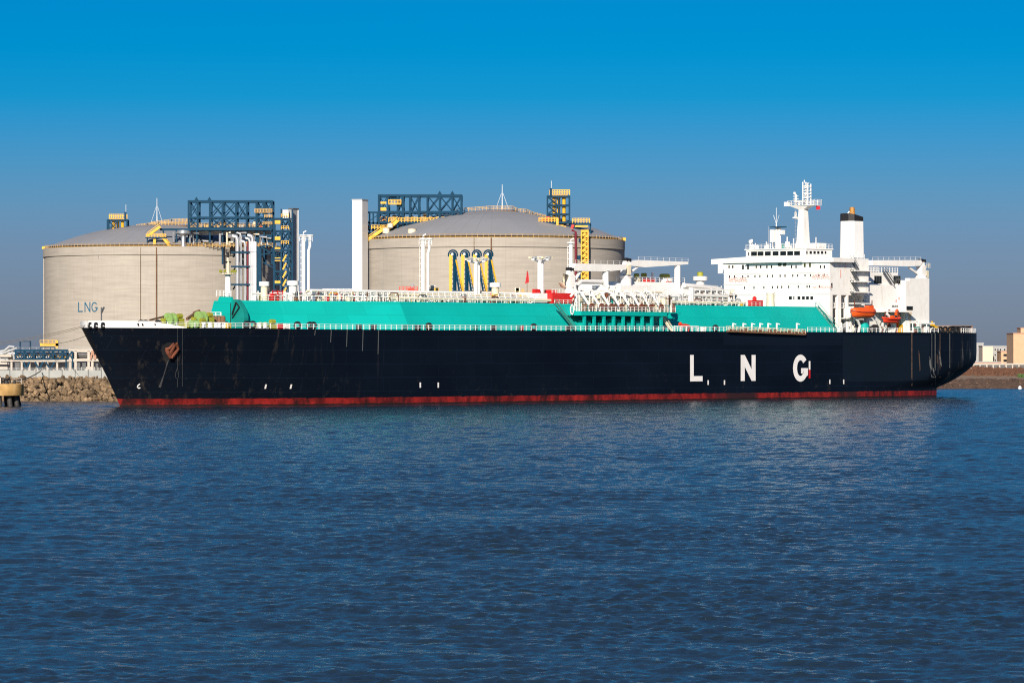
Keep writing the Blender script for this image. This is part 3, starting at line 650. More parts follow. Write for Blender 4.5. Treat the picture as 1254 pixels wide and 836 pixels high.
# ---- cargo machinery house
sa0, sa1 = SS(757,8), SS(858,8); zc = SZ(345,SS(800,8),8)
b = MB(); zl = SZ(359,SS(800,11),11)
b.vprism([(sa0,-11),(sa1,-11),(sa1,10),(sa0,10)],ZT-.05,zl-1.2)
b.add([(sa0,-11,zl-1.2),(sa1,-11,zl-1.2),(sa1,10,zl-1.2),(sa0,10,zl-1.2),(sa0+2,-5.5,zc),(sa1-3,-5.5,zc),(sa1-3,8,zc),(sa0+2,8,zc)],[(0,1,5,4),(1,2,6,5),(2,3,7,6),(3,0,4,7),(4,5,6,7)])
mhs = b.build('machinery_house','white',ship)
b = MB(); b.box(sa0-3.5,sa0+7,-12.,-3.,ZT+2.2,SZ(349.5,sa0,11)); b.build('side_house','white',mhs)
b = MB(); b.rail((sa0+2,-5.6,zc),(sa1-3,-5.6,zc),1.1,1.5,.08,2); b.rail((sa0+9,-11.2,zl-1.1),(sa1,-11.2,zl-1.1),1.1,1.4,.09,2); b.build('railing','white',mhs)
for i in range(12):
    s = sa0+8+i*2.1; b = MB(); b.box(s,s+1.1,-11.06,-10.9,ZT+1.0,ZT+2.4); b.build('louvre','grey' if i%3 else 'darkgrey',mhs)
def mushroom(u, v, r, hgt, t, cap=1.5):
    s, z = S(u, v, t); b = MB(); zb = zc-1. if u < 850 else ZT; b.lathe([(r,zb),(r,z-hgt*.27),(r*cap,z-hgt*.24),(r*cap,z-.1),(r*.5,z),(0,z)],(s,-t,0),14); o = b.build('ventilator','cream' if u < 785 else 'white',mhs,True)
    c = MB(); c.lathe([(0,z),(r*.75,z),(r*.75,z+.85),(r*.5,z+1.0),(0,z+1.0)],(s,-t,0),12); c.build('cap','olive',o,True)
mushroom(779.5,340,.9,3.2,4,1.15); mushroom(788.5,339.5,.95,3.6,3,1.3); mushroom(814,340.5,1.7,3.4,3,1.1); mushroom(857.5,338,1.0,4.4,7,1.75)
b = MB(); s,z = S(799,333.5,4); b.tube([(s,-4,zc),(s,-4,z)],.3,8); b.build('vent_pipe','white',mhs)
b = MB(); s,z = S(817.5,339.5,4); b.box(s-.9,s+.9,-4.7,-3,zc,zc+.9); s,_=S(796,345,5); b.box(s-1.4,s+1.2,-5.5,-4,zc+.05,zc+.7); b.build('hatch','red',mhs)
# white bent pipes and racks aft of it
rk = thing_part('pipe_rack')
b = MB()
for (u0,v0,u1,v1,t,r) in ((838,349.5,880,352.5,8,.55),(850,355.5,886,356.5,10,.5),(838,361,893,362.5,11,.4),(880,352,884,366,8,.5)):
    s0,z0 = S(u0,v0,t); s1,z1 = S(u1,v1,t); b.tube([(s0,-t,z0),(s1-.6,-t,z1),(s1,-t,z1-.6),(s1+.1,-t,ZT)],r,10)
b.build('bent_pipe','white',rk,True)
b = MB()
for u in range(836,900,7):
    s = SS(u,11); b.bar((s,-11,ZT),(s,-11,SZ(354,s,11)),.22); b.bar((s,-7,ZT),(s,-7,SZ(350,s,7)),.22)
    b.bar((s,-11,SZ(359,s,11)),(s,-6,SZ(359,s,11)),.2)
for v in (354,360,366): b.bar((SS(836,11),-11,SZ(v,SS(836,11),11)),(SS(900,11),-11,SZ(v,SS(836,11),11)),.2)
b.build('rack_frame','white',rk)
for i in range(26):
    u = rnd(838,905); t = rnd(6,11); s = SS(u,t); b = MB(); z = SZ(rnd(353,366),s,t); w = rnd(.3,.8); b.box(s-w,s+w,-t-.4,-t+.4,ZT,max(ZT+.7,z)) if i%2 else b.lathe([(w,ZT),(w,z),(w*.5,z+.4),(0,z+.4)],(s,-t,0),8); b.build('equipment',random.choice(['cream','white','brown','white','cream','steel','yellow']),rk)
s = SS(924,10); b = MB(); b.box(s-2,s+2,-11,-9.5,ZT,SZ(367.5,s,10)); b.lathe([(.5,0),(.5,.7),(0,1)],(s,-10,SZ(367.5,s,10)),8); b.build('hose_box','red',ship)

# ---- superstructure
SFR = 212.; yS, _ = T(886.5,340,SFR); yP, _ = T(1016,340,SFR)
zroof = SZ(315.,SFR,0); zw0 = SZ(324.2,SFR,-21)
sup = thing_part('superstructure')
s_b = SS(1038.5,-yP)
zpan = SZ(361,SFR,15)
b = MB(); b.box(SFR,s_b+8,yS,-11.2,DK-.05,zpan); b.box(SFR,s_b+8,yS,yP,zpan+.003,zroof-.4)
b.build('deckhouse','white',sup)
b = MB()   # columns and inner wall under the side panel
for u0,u1 in ((1016.1,1018.3),(1026,1030),(1037.3,1039)):
    b.box(SS(u0,-yP),SS(u1,-yP),yP,yP+.8,DK-.05,zpan)
b.box(SFR+.05,SFR+1.2,yP+.05,-11.25,DK-.05,zpan); b.box(SFR+1.2,s_b+7,yP+.4,-11.2,SZ(377,SFR,15),SZ(376,SFR,15))
b.build('side_column','white',sup)
b = MB(); z0 = SZ(366,SFR,14); b.rail((SFR+1.4,yP+.5,SZ(376,SFR,15)),(s_b,yP+.5,SZ(376,SFR,15)),1.1,1.2,.1); b.build('railing','white',sup)
# bridge wings
yWt = T(1022.5,320,SFR)[0]
b = MB(); b.box(SFR-.6,SFR+4.5,yS+.01,21.7,zw0+.1,zw0+.3)
zwt = SZ(317.5,SFR,-21)
b.add([(SFR-.6,21.7,zw0+.3),(SFR-.6,21.7,zwt),(SFR-.6,9,zroof+.3),(SFR-.6,9,zw0+.3),(SFR+4.5,21.7,zw0+.3),(SFR+4.5,21.7,zwt),(SFR+4.5,9,zroof+.3),(SFR+4.5,9,zw0+.3)],[(0,1,2,3),(7,6,5,4),(0,4,5,1),(1,5,6,2),(2,6,7,3),(3,7,4,0)])
b.prism([(SFR-.55,zw0-2.2),(SFR-.55,zw0+.1),(SFR+.3,zw0+.1)],yS,yS+1.5); b.build('bridge_wing','white',sup)
b = MB(); b.box(SFR-.6,s_b+.4,yWt,-9.,zw0+.1,zroof-.35); b.box(SFR-.6,s_b+.4,-8.997,8.997,zw0+.1,zroof-.35)
b.build('bridge_wing','white',sup)
b = MB()
for z in (SZ(334.2,SFR,0),SZ(347.5,SFR,0),SZ(360,SFR,0)): b.box(SFR-.12,SFR-.002,yS+.02,yP-.02,z-.06,z+.06)
b.build('deck_seam','cleanwhite',sup)
def front_window(u, v, w=1.5, h=3.2, m='glass', s=SFR, par=None):
    y0, z0 = T(u-w/2, v+h/2, s); y1, z1 = T(u+w/2, v-h/2, s); b = MB(); b.box(s-.08,s-.01,y0,y1,z0,z1); b.build('window',m,par or sup)
for u in (893,897.5,926.3,931.7,939.3,945,969.5,975,1005,1009.7): front_window(u,326.6,1.5,3.4,random.choice(['glass','oliveglass','glass']))
for u in (910,916.2): front_window(u,327,2.1,5.6)
for u in (985.6,992): front_window(u,324,2.2,6,'oliveglass')
for u in (955,961): front_window(u,324,3.8,3.6,'oliveglass')
for u in (893.5,899.7,909.7,916.2,924.7,930.7,939.8,946,955.5,961.5,971,977,986,992.5,1003,1009.5): front_window(u,338.8-(u-893)*.018,1.25,3.0)
for u in (912,923.5,935.6,946,957.5,966,977.7,988.5,991.5,1003.5,952.5): front_window(u,352.3-(u-912)*.02,1.25,3.0)
for u,w in ((968,3.6),(972.3,1.2),(978.5,3.3),(984,3.3),(989,3.3),(994.2,3.3)): front_window(u,364.7,w,3.8)
# red writing on the front
def writing(txt, size, u, v, s, m, par, frac=1.):
    vs, fs = text_mesh(txt, size); y0, z0 = T(u, v, s); MB().add([(s-.13,y0-x,z0+y) for x,y,_ in vs], fs).build('lettering', m, par)
M['faintred'] = mat('faintred',(.62,.30,.26),.6,var=.2)
writing('NO SMOKING',.95,995.5,353.4,SFR,'faintred',sup); writing('SAFETY FIRST',.95,893.2,343.2,SFR,'faintred',sup); writing('NO SMOKING',.95,893.2,345.6,SFR,'faintred',sup); writing('SAFETY FIRST',.9,994,339.4,SFR,'faintred',sup); writing('NO SMOKING',.9,994,341.8,SFR,'faintred',sup)
# side panel marks
s,z = S(1018.5,349.5,-yP); MB().box(s-.25,s+.25,yP-.06,yP-.01,z-.6,z+.6).build('window','glass',sup)
s,z = S(1029.3,335,-yP); MB().box(s-.12,s+.12,yP-.06,yP-.01,z-1.,z+1.).build('draught_pipe','faintred',sup)
# wheelhouse
SW = 211.1; yw0, _ = T(913.5,310,SW); yw1, _ = T(984,310,SW); zwf = SZ(316,SW,0); zwt = SZ(305.5,SW,0); sw2 = SS(1019,-yw1)
wh = thing_part('wheelhouse')
b = MB(); b.vprism([(SW,yw0),(SW,yw1+.9),(SW+.9,yw1),(sw2,yw1),(sw2,yw0)][::-1],SZ(320.8,SW,0),zwt); b.box(SW-.5,SW+.2,yw0+.2,yw1+.4,SZ(321.3,SW,0),SZ(320.9,SW,0)); b.vprism([(SW-.25,yw0+.3),(SW-.25,yw1+.7),(SW+.8,yw1-.25),(sw2+.2,yw1-.25),(sw2+.2,yw0+.3)][::-1],zwt,zwt+.25)
b.build('wheelhouse_wall','white',wh)
for u in (923.5,931.5,940.4,949.9,959.2,967.8,976.2): front_window(u,310.6-(u-923)*.012,7.0,5.2,'glass',SW,wh)
front_window(917,311,1.2,4,'glass',SW,wh); 
for u,w in ((988,1.6),(992.7,3.),(997.4,3.),(1002,3.),(1006.6,3.),(1010.8,2.)):
    s,z = S(u,309.2,-yw1); k = w/2/3.55; MB().box(s-k,s+k,yw1-.06,yw1-.01,z-.33,z+.33).build('window','glass',wh)
b = MB(); b.rail((SW,yw0,zwt+.25),(SW,yw1,zwt+.25),1.1,1.2,.08); b.rail((SW+1,yw1,zwt+.25),(sw2,yw1,zwt+.25),1.1,1.2,.08); b.build('railing','white',wh)
b = MB()
for i in range(22):
    y = rnd(yw1,yw0); s = rnd(SW+.5,sw2); h = rnd(1.,2.6); b.tube([(s,y,zwt+.2),(s,y,zwt+.2+h)],rnd(.07,.16),6)
    if i%3==0: b.box(s-.4,s+.4,y-.4,y+.4,zwt+.2,zwt+rnd(.8,1.5))
b.box(SW+7,SW+10,yw1+1,yw1+4,zwt+.2,zwt+1.6); b.tube([(s_ := SW+6,yw1+1,zwt),(s_,yw1+1,zwt+3)],.12,6); b.build('roof_equipment','white',wh)
b = MB(); y,z = T(919,296,SW+1); b.lathe([(0,z-.5),(.35,z-.4),(.5,z),(.35,z+.4),(0,z+.5)],(SW+1,y,0),10); b.tube([(SW+1,y,zwt),(SW+1,y,z-.4)],.22,6); b.build('satellite_dome','cleanwhite',wh,True)
b = MB(); y,_ = T(941,300,SW+3); b.tube([(SW+3,y,zwt),(SW+3,y,SZ(276,SW,0))],.05,5); b.build('whip_aerial','grey',wh)
# small mast with white boxes and blue platform
b = MB(); s=SW+4; y,_ = T(953,300,s); 
for dy in (-.45,.45): b.tube([(s,y+dy,zwt),(s,y+dy,SZ(278.5,s,0))],.36,8)
b.box(s-.6,s+.6,y+1.0,y+2.2,SZ(296,s,0),SZ(281,s,0)); b.box(s-.6,s+.6,y-1.7,y-.9,SZ(287,s,0),SZ(281.5,s,0)); o = b.build('signal_mast','white',wh)
b = MB(); b.box(s-1.2,s+1.2,y-1.7,y+1.7,SZ(278.3,s,0),SZ(277.2,s,0)); b.build('mast_platform','blue',o)
b = MB(); zz = SZ(274,s,0); b.tube([(s,y+.6,zz-1),(s,y+.6,SZ(254,s,0))],.05,5); b.tube([(s,y+.6,zz-.6),(s,y+.6,zz)],.14,6)
for k in (-1,1): b.tube([(s,y+.6,zz),(s,y+.6+k*.9,zz+2.2)],.04,4)
b.build('whip_aerial','cleanwhite',o)
b = MB(); y,_ = T(964,300,s); b.tube([(s,y,zwt),(s,y,SZ(290,s,0))],.15,6); b.box(s-.4,s+.4,y-.3,y+.3,zwt+.5,zwt+2.); b.build('signal_post','white',wh)
b = MB(); y,_ = T(960,300,s); b.box(s-.3,s+.3,y-.5,y+.4,zwt+.3,zwt+1.3); b.build('signal_lamp','darkteal',wh)
# main radar mast
sR = SW+6; yR,_ = T(983.5,300,sR); mst = thing_part('radar_mast'); z = lambda v: SZ(v,sR,0)
b = MB(); b.add([(sR-1.3,yR+1.2,zwt),(sR+1.3,yR+1.2,zwt),(sR+1.3,yR-1.2,zwt),(sR-1.3,yR-1.2,zwt),(sR-.75,yR+.8,z(257)),(sR+.9,yR+.8,z(257)),(sR+.9,yR-.8,z(257)),(sR-.75,yR-.8,z(257))],[(0,1,5,4),(1,2,6,5),(2,3,7,6),(3,0,4,7)])
b.add([(sR-.75,yR+.8,z(257)),(sR+.9,yR+.8,z(257)),(sR+.9,yR-.8,z(257)),(sR-.75,yR-.8,z(257)),(sR-1.3,yR+3.4,z(252.5)),(sR+1.2,yR+3.4,z(252.5)),(sR+1.2,yR-3.2,z(251.5)),(sR-1.3,yR-3.2,z(251.5))],[(0,1,5,4),(1,2,6,5),(2,3,7,6),(3,0,4,7),(4,5,6,7)])
b.box(sR-1.6,sR+1.6,yR-1.9,yR+1.9,zwt,z(299)); b.build('mast_column','white',mst)
b = MB(); ya,_ = T(969,250,sR); yb,_ = T(1001.5,250,sR)
b.box(sR-1.4,sR+1.4,ya,yb,z(252.6),z(251.8)); b.rail((sR-1.4,ya,z(251.8)),(sR-1.4,yb,z(251.8)),1.1,1.2,.1); b.rail((sR+1.4,ya,z(251.8)),(sR+1.4,yb,z(251.8)),1.1,1.2,.1); b.rail((sR-1.4,yb,z(251.8)),(sR+1.4,yb,z(251.8)),1.3,1.2,.1); b.box(sR-1.6,sR-.6,ya-.2,ya+1.,z(252.6),z(247.5)); b.build('mast_platform','white',mst)
b = MB(); 
for du in (985,991):
    y,_ = T(du,240,sR); 
    for ds in (-.6,.6): b.tube([(sR+ds,y,z(252)),(sR+ds,y,z(223.5 if du<986 else 226))],.16,6)
for i in range(9):
    v0 = 252-i*3; y0,_ = T(985,240,sR); y1,_ = T(991,240,sR); b.bar((sR,y0,z(v0)),(sR,y1,z(v0-3)),.12); b.bar((sR,y0,z(v0-3)),(sR,y1,z(v0-3)),.12); b.bar((sR-.6,y0,z(v0)),(sR+.6,y0,z(v0)),.12)
for v in (229,234,238,242): y0,_ = T(983,240,sR); y1,_ = T(993,240,sR); b.bar((sR,y0,z(v)),(sR,y1,z(v)),.14)
b.tube([(sR,T(985,240,sR)[0],z(224)),(sR,T(985,240,sR)[0],z(221))],.12,6); b.build('lattice_topmast','white',mst)
b = MB(); y,_ = T(974.5,240,sR); b.tube([(sR,y,z(252)),(sR,y,z(238))],.28,8); b.lathe([(0,0),(.3,.1),(.3,.6),(0,.7)],(sR,T(973,240,sR)[0],z(238.5)),8); b.bar((sR,y+.8,z(244)),(sR,y-.9,z(244)),.15); b.bar((sR,y+.8,z(240.5)),(sR,y-.8,z(240.5)),.15); b.build('light_pole','white',mst)
b = MB(); y,_ = T(974.5,262,sR); b.box(sR-.5,sR+.5,y-.9,y+.6,z(267.5),z(266)); b.lathe([(.35,z(266)),(.3,z(260)),(0,z(258.5))],(sR,y,0),8); b.bar((sR,y,z(267)),(sR,yR+.7,z(268.5)),.4,.5); b.build('radar_bracket','white',mst)
b = MB(); b.bar((sR-1.1,yR+2.0,z(246.8)),(sR-1.1,yR-1.4,z(246.8)),.25,.35); b.tube([(sR-1.1,yR+.3,z(252)),(sR-1.1,yR+.3,z(247))],.2,6); b.build('radar_scanner','white',mst)
b = MB()
for k in range(26): v = 298-k*1.65; b.bar((sR-1.05,yR+1.3,z(v)),(sR-1.05,yR+1.75,z(v)),.08)
b.build('ladder','grey',mst)
y,_ = T(999.3,256,sR); 
def flag(name, label, pts, parent_rot, m='flagred'):
    b = MB(); n = 6; w = []
    for i in range(n+1):
        for j in range(n+1): 
            a,bb = i/n, j/n; p = [(1-bb)*((1-a)*pts[0][k]+a*pts[1][k])+bb*((1-a)*pts[3][k]+a*pts[2][k]) for k in range(3)]
            off = .12*math.sin(a*7+bb*2); w.append((p[0]+off, p[1]+off, p[2]-.06*math.sin(a*5)))
    b.add(w,[(i*(n+1)+j,(i+1)*(n+1)+j,(i+1)*(n+1)+j+1,i*(n+1)+j+1) for i in range(n) for j in range(n)])
    return b
def sh(s, y, zz): return (X0+s*CA-y*SA, Y0+s*SA+y*CA, zz)
fl = flag('flag','',[sh(sR,y,z(252.8)),sh(sR,y-1.1,z(253.6)),sh(sR,y-1.3,z(257.8)),sh(sR,y+.15,z(257.5))],0).build('flag','flagred')
tag(fl,'small red flag flying from the yard of the white radar mast','flag')
# ---- funnel
sFn = SS(1043,0); zf0 = SZ(316,sFn,0); zf1 = SZ(271,sFn,0)
fn = thing_part('funnel')
def octa(l, w, c): return [(-l+c,-w),(l-c,-w),(l,-w+c),(l,w-c),(l-c,w),(-l+c,w),(-l,w-c),(-l,-w+c)]
def ring(pts, zz, k=1., tilt=0.): return [(sFn+x*k, y*k, zz+(tilt*(x)/6)) for x,y in pts]
oc = octa(2.9,2.35,1.1)
b = MB(); vs = ring(oc,zf0,1.02)+ring(oc,zf1,.97); b.add(vs,[(i,(i+1)%8,(i+1)%8+8,i+8) for i in range(8)]); b.build('casing','cleanwhite',fn)
b = MB(); vs = ring(oc,zf1,.98)+ring(oc,zf1+1.4,.975,-1.1)+ring(oc,zf1+1.4,.85,-1.1); b.add(vs,[(i,(i+1)%8,(i+1)%8+8,i+8) for i in range(8)]+[(8+i,8+(i+1)%8,16+(i+1)%8,16+i) for i in range(8)]+[tuple(range(16,24))]); b.build('black_top','black',fn)
b = MB(); s = SS(1043.5,0); zz = SZ(265,s,0); b.lathe([(.78,zz-.8),(.76,zz+.6),(.64,zz+2.3),(.58,zz+2.3),(.5,zz)],(s,0,0),12); b.build('exhaust_pipe',mat('scorched',(.40,.19,.04),.6,var=.5,rust=.95,rustcol=(.03,.02,.015),stretch=(1,1,.5)),fn,True)
b = MB(); b.tube([(sFn-1.5,.5,zf1+1.2),(sFn-.8,.2,zf1+2.4)],.18,6); b.tube([(sFn-2.2,1.2,zf1+1.2),(sFn-2.2,1.2,zf1+2.)],.25,6); b.build('vent_pipe','steel',fn)
# ---- engine casing and after house
tB = 14.2; sB0, sB1 = SS(1041,tB), SS(1063.5,tB); zB = SZ(316.5,sB0,tB)
b = MB(); b.vprism([(s_b+8.003,-tB),(sB1-1.5,-tB),(sB1,-tB+1.6),(sB1,tB),(s_b+8.003,tB)],DK-.05,zB); 
cas = b.build('engine_casing','white',ship)
b = MB(); b.rail((sB0,-tB,zB),(sB1-1.5,-tB,zB),1.1,1.3,.08); b.build('railing','white',cas)
b = MB(); st = MB()
for k, v in enumerate((331,344.3,357.3,371)):
    zz = SZ(v,sB0,tB); b.box(s_b+1.,sB0+(4.2 if k else 7.2),-tB-3.2,-tB-.003,zz-.25,zz)
    for dy in (-.4,.5):
        st.bar((s_b+.8,-tB-2.2+dy,zz+2.7),(s_b+3.2,-tB-2.2+dy,zz),.13,.25); st.bar((s_b+.8,-tB-2.2+dy,zz+3.6),(s_b+3.2,-tB-2.2+dy,zz+.9),.08)
    for i in range(9): f=i/9; st.box(s_b+.8+2.4*f,s_b+1.1+2.4*f,-tB-2.6,-tB-1.7,zz+2.7*(1-f)-.04,zz+2.7*(1-f)+.04)
b.build('stair_landing','white',cas); st.build('stairs','darkgrey',cas)
b = MB(); zz = SZ(331,sB0,tB); b.rail((sB0,-tB-3.1,zz),(sB0+7,-tB-3.1,zz),1.0,1.2,.07); b.build('railing','white',cas)
for u,v in ((1043.5,323.8),(1050,323.3),(1051.8,323.7),(1058.3,323.6),(1055.3,350.7),(1051,367.8),(1057,367.8)):
    s,zz = S(u,v,tB); MB().box(s-.16,s+.16,-tB-.06,-tB-.01,zz-.3,zz+.3).build('window','darkgrey',cas)
tC = 13.3; sC0, sC1 = sB1+.003, SS(1105.5,tC); zC = SZ(333.5,SS(1085,tC),tC); zC2 = SZ(348.6,SS(1085,tC),tC)
ah = thing_part('after_house')
b = MB(); b.box(sC0,sC1,-tC+1.2,tC,DK-.05,SZ(380.5,sC0,tC)); b.box(sC0,sC1,-tC,tC,SZ(380.5,sC0,tC)+.003,zC2); b.box(sC0,sC1-1,-tC+.7,tC,zC2+.003,zC); b.prism([(sC0+.01,zC+.003),(sC0+.01,SZ(327,sC0,tC)),(sC0+3.5,zC+.003)],-tC+.75,tC-1); b.build('house_wall','white',ah)
b = MB(); zz = SZ(380.8,sC0,tC); b.box(SS(1071,tC),SS(1104,tC),-tC-4.2,-tC-.003,zz-.25,zz+.1); b.build('boat_deck','white',ah)
b = MB(); b.rail((sC0+2,-tC+.8,zC),(sC1-1,-tC+.8,zC),1.3,1.1,.11); b.build('railing','white',ah)
for u0,u1 in ((1070.5,1079),(1094,1102.3)):
    s0,z0 = S(u0,347,tC-.7); s1,z1 = S(u1,337.8,tC-.7); b = MB(); b.box(s0,s1,-tC+.62,-tC+.69,z0,z1); o = b.build('window','glass',ah)
    c = MB(); 
    for f in (0,.33,.66,1): c.box(s0+(s1-s0)*f-.05,s0+(s1-s0)*f+.05,-tC+.55,-tC+.615,z0,z1)
    c.build('frame','darkgrey',o)
b = MB()
for dy in (0,.9): b.bar((SS(1081,tC),-tC-.1-dy,SZ(331.5,sC0,tC)),(SS(1092,tC),-tC-.1-dy,zC2),.2,.3); b.bar((SS(1081,tC),-tC-.1-dy,SZ(331.5,sC0,tC)+.9),(SS(1092,tC),-tC-.1-dy,zC2+.9),.1)
b.build('stairs','darkgrey',ah)
M['darkwriting'] = M['darkgrey']
s,zz = S(1092,376.3,tC); b = MB()
for i,w in enumerate((.5,.35,.45,.3,.4)): b.bar((s+i*.52,-tC-.05,zz),(s+i*.52+w*.7,-tC-.05,zz+.55),.16)
b.build('lettering','darkgrey',ah)
for u,v in ((1097.5,368.5),(1101,365.5)):
    s,zz = S(u,v,tC); b = MB(); b.add([(s-.35,-tC-.04,zz-.35),(s+.35,-tC-.04,zz-.2),(s+.2,-tC-.04,zz+.4),(s-.25,-tC-.04,zz+.3)],[(0,1,2,3)]); b.build('red_mark','faintred',ah)
tD = 14.9; sD0, sD1 = SS(1109,tD), SS(1138,tD); zD = SZ(343.5,sD0,tD)
b = MB(); b.box(sD0,sD1,-tD,-tD+1.6,SZ(396,sD0,tD),zD); b.box(sD0+2.2,sD1,-tD+1.603,tD-6,SZ(396,sD0,tD),zD-.3); b.box(sD0,sD0+1.5,-tD,-tD+1.6,DK-.05,SZ(396,sD0,tD)-.003); b.box(sD0+1.503,sD1-.5,-tD+2.2,tD-7,DK-.05,SZ(396,sD0,tD)-.003); b.box(SS(1114.5,tD),sD1,-tD,-tD+1.6,zD+.003,SZ(341,sD1,tD)); b.box(SS(1132.6,tD),sD1,-tD,-tD+1,DK-.05,SZ(396,sD0,tD)-.003)
b.box(SS(1122,tD),sD1+1.2,-tD-.8,-tD-.003,SZ(396,sD0,tD)-.1,SZ(395,sD0,tD)); b.build('stern_house','white',ah)
s0,z0 = S(1110,379.5,tD); s1,z1 = S(1117.7,375,tD); b=MB(); b.box(s0,s1,-tD-.06,-tD-.01,z0,z1); b.build('window','glass',ah)
b = MB(); b.add([(s0+.2,-tD-.03,z0-.05),(s1-.3,-tD-.03,z0-.05),(s1-.8,-tD-.03,z0-3.),(s0+.7,-tD-.03,z0-2.4)],[(0,1,2,3)]); b.build('rust_streak',mat('rusty',(.66,.50,.33),.7,var=.25,rust=.5),ah)
b = MB(); b.rail((sC1-.5,-tC+.7,zC2),(SS(1115,tC),-tC+.7,zC2),1.2,1.1,.1); b.build('railing','white',ah)
# aft crane
s, zt, g = crane('stern_crane',1128,333,8,[(1066,318.7),(1125,318.5),(1127,321.5),(1124,325.5),(1110,326.3),(1066,325)],None,'stern provision crane with its boom stowed forward over the after house',r=1.15,vbase=343)
b = MB(); p1 = S(1113,327.5,8); b.tube([(s-.3,-8,zt-1.),(p1[0],-8,p1[1])],.3,6); b.build('luffing_cylinder','white',g)
b = MB(); b.box(s+.9,s+1.9,-9,-7.6,zt-1.5,zt+.4); b.rail((s+.8,-9.2,zt+1),(s+2.1,-9.2,zt+1),1.2,.8,.09); b.build('control_cab','cream',g)
# ---- deck clutter beside the house: davits, drums, bulwark bits
def davit(u, t, m='white'):
    s = SS(u,t); z1 = SZ(392,s,t); b = MB(); b.tube([(s+2.2,-t+.5,DK),(s+2.0,-t,DK+1.6),(s+.4,-t-.6,z1),(s-1.8,-t-.4,z1+1.6)],.34,8); b.build('davit',m,ship,True)
davit(1046.5,19.2); davit(1070,19.2); davit(1090,19.)
b = MB(); s,zz = S(1059,402,19); b.lathe([(0,-1.3),(.9,-1.2),(1.25,-.6),(1.25,.6),(.9,1.2),(0,1.3)],(s,-18.8,zz+.1),14); b.build('hose_drum','teal',ship,True)
b = MB(); s,zz = S(1069.5,401.5,19); b.tube([(s-.5,-19.5,zz),(s+.6,-19.5,zz)],.85,12); b.build('winch_drum','black',ship)
b = MB(); s = SS(1103,19); b.box(s-.55,s+.55,-19.3,-18.7,DK,DK+2.); b.build('deck_locker','yellow',ship)
b = MB(); s = SS(1125,19); b.box(s-1.,s+.9,-19,-18,DK,DK+.9); b.lathe([(.9,.9),(.8,1.4),(0,1.5)],(s,-18.5,DK),10); b.build('capstan','deckgreen',ship)
for i in range(40):
    u = rnd(1024,1140); t = rnd(14.5,19); s = SS(u,t); b = MB(); h = rnd(.6,2.6); w = rnd(.15,.5)
    if i%2: b.box(s-w,s+w,-t-w,-t+w,DK,DK+h)
    else: b.tube([(s,-t,DK),(s,-t,DK+h),(s+rnd(-1,1),-t,DK+h+.4)],.13,6)
    b.build('deck_fitting',random.choice(['white','cream','white','rust','white','grey']),ship)
b = MB()
for u in (1041,1045,1060): s = SS(u,16.5); b.box(s-.3,s+.3,-16.8,-16.2,DK,SZ(375,s,16.5))
b.box(SS(1034,16.5),SS(1064,16.5),-17.6,-12.,SZ(390.3,SS(1045,16.5),16.5),SZ(389.3,SS(1045,16.5),16.5)); b.box(SS(1037,17),SS(1041,17),-18,-16,SZ(389,SS(1038,17),17),SZ(378,SS(1038,17),17)); b.build('boat_platform','white',ship)
b = MB(); b.rail((SS(1032,17),-17.6,SZ(389,SS(1045,17),17)),(SS(1066,17),-17.6,SZ(389,SS(1045,17),17)),1.,1.2,.09); b.build('railing','white',ship)
# stern rail, fenders and dark deck gear
b = MB(); pts = []
for i in range(15):
    u = .94+.06*i/14; s,t = hull_half(u,16.); pts.append((s-.15,-(t-.2),DK))
sE,tE = hull_half(1.,16.)
for p in pts: b.bar(p,(p[0],p[1],p[2]+1.15),.12)
for h in (.4,.78,1.15):
    for i in range(len(pts)-1): b.bar((*pts[i][:2],DK+h),(*pts[i+1][:2],DK+h),.07)
b.rail((sE-.15,-tE+.2,DK),(sE-.15,tE-.2,DK),1.15,1.5,.1); b.build('stern_railing','cleanwhite',ship)
for i in range(9):
    b = MB(); u = 1147+i*4.6; t = 12.; s = SS(u,t); h = rnd(.9,1.6)
    b.lathe([(0,0),(.75,0),(.65,h*.7),(.9,h*.75),(.9,h),(0,h)],(s,-t,DK),9); b.box(s-.9,s+.4,-t-.5,-t+.5,DK,DK+h*.6); b.build('mooring_roller',random.choice(['black','black','darkgrey','brown']),ship,True)
b = MB(); b.tube([(SS(1141,12),-12,SZ(394,SS(1141,12),12)),(SS(1147,12),-12,DK+1)],.3,6); b.tube([(SS(1140,12),-12,DK+2),(SS(1151,12),-12,DK+1.2)],.25,6); b.build('davit','yellow',ship)
b = MB(); b.box(SS(1160,5),SS(1188,5),-6,4,DK+1.8,DK+2.); b.box(SS(1160,5),SS(1161,5),-6,4,DK,DK+1.8); b.box(SS(1187,5),SS(1188,5),-6,4,DK,DK+1.8); b.build('awning',mat('awning',(.28,.2,.17),.8),ship)
b = MB(); b.box(sE+.005,sE+.12,-tE+.05,-tE+.5,SZ(424,sE,tE),DK-.1); b.build('draught_board','yellow',ship)
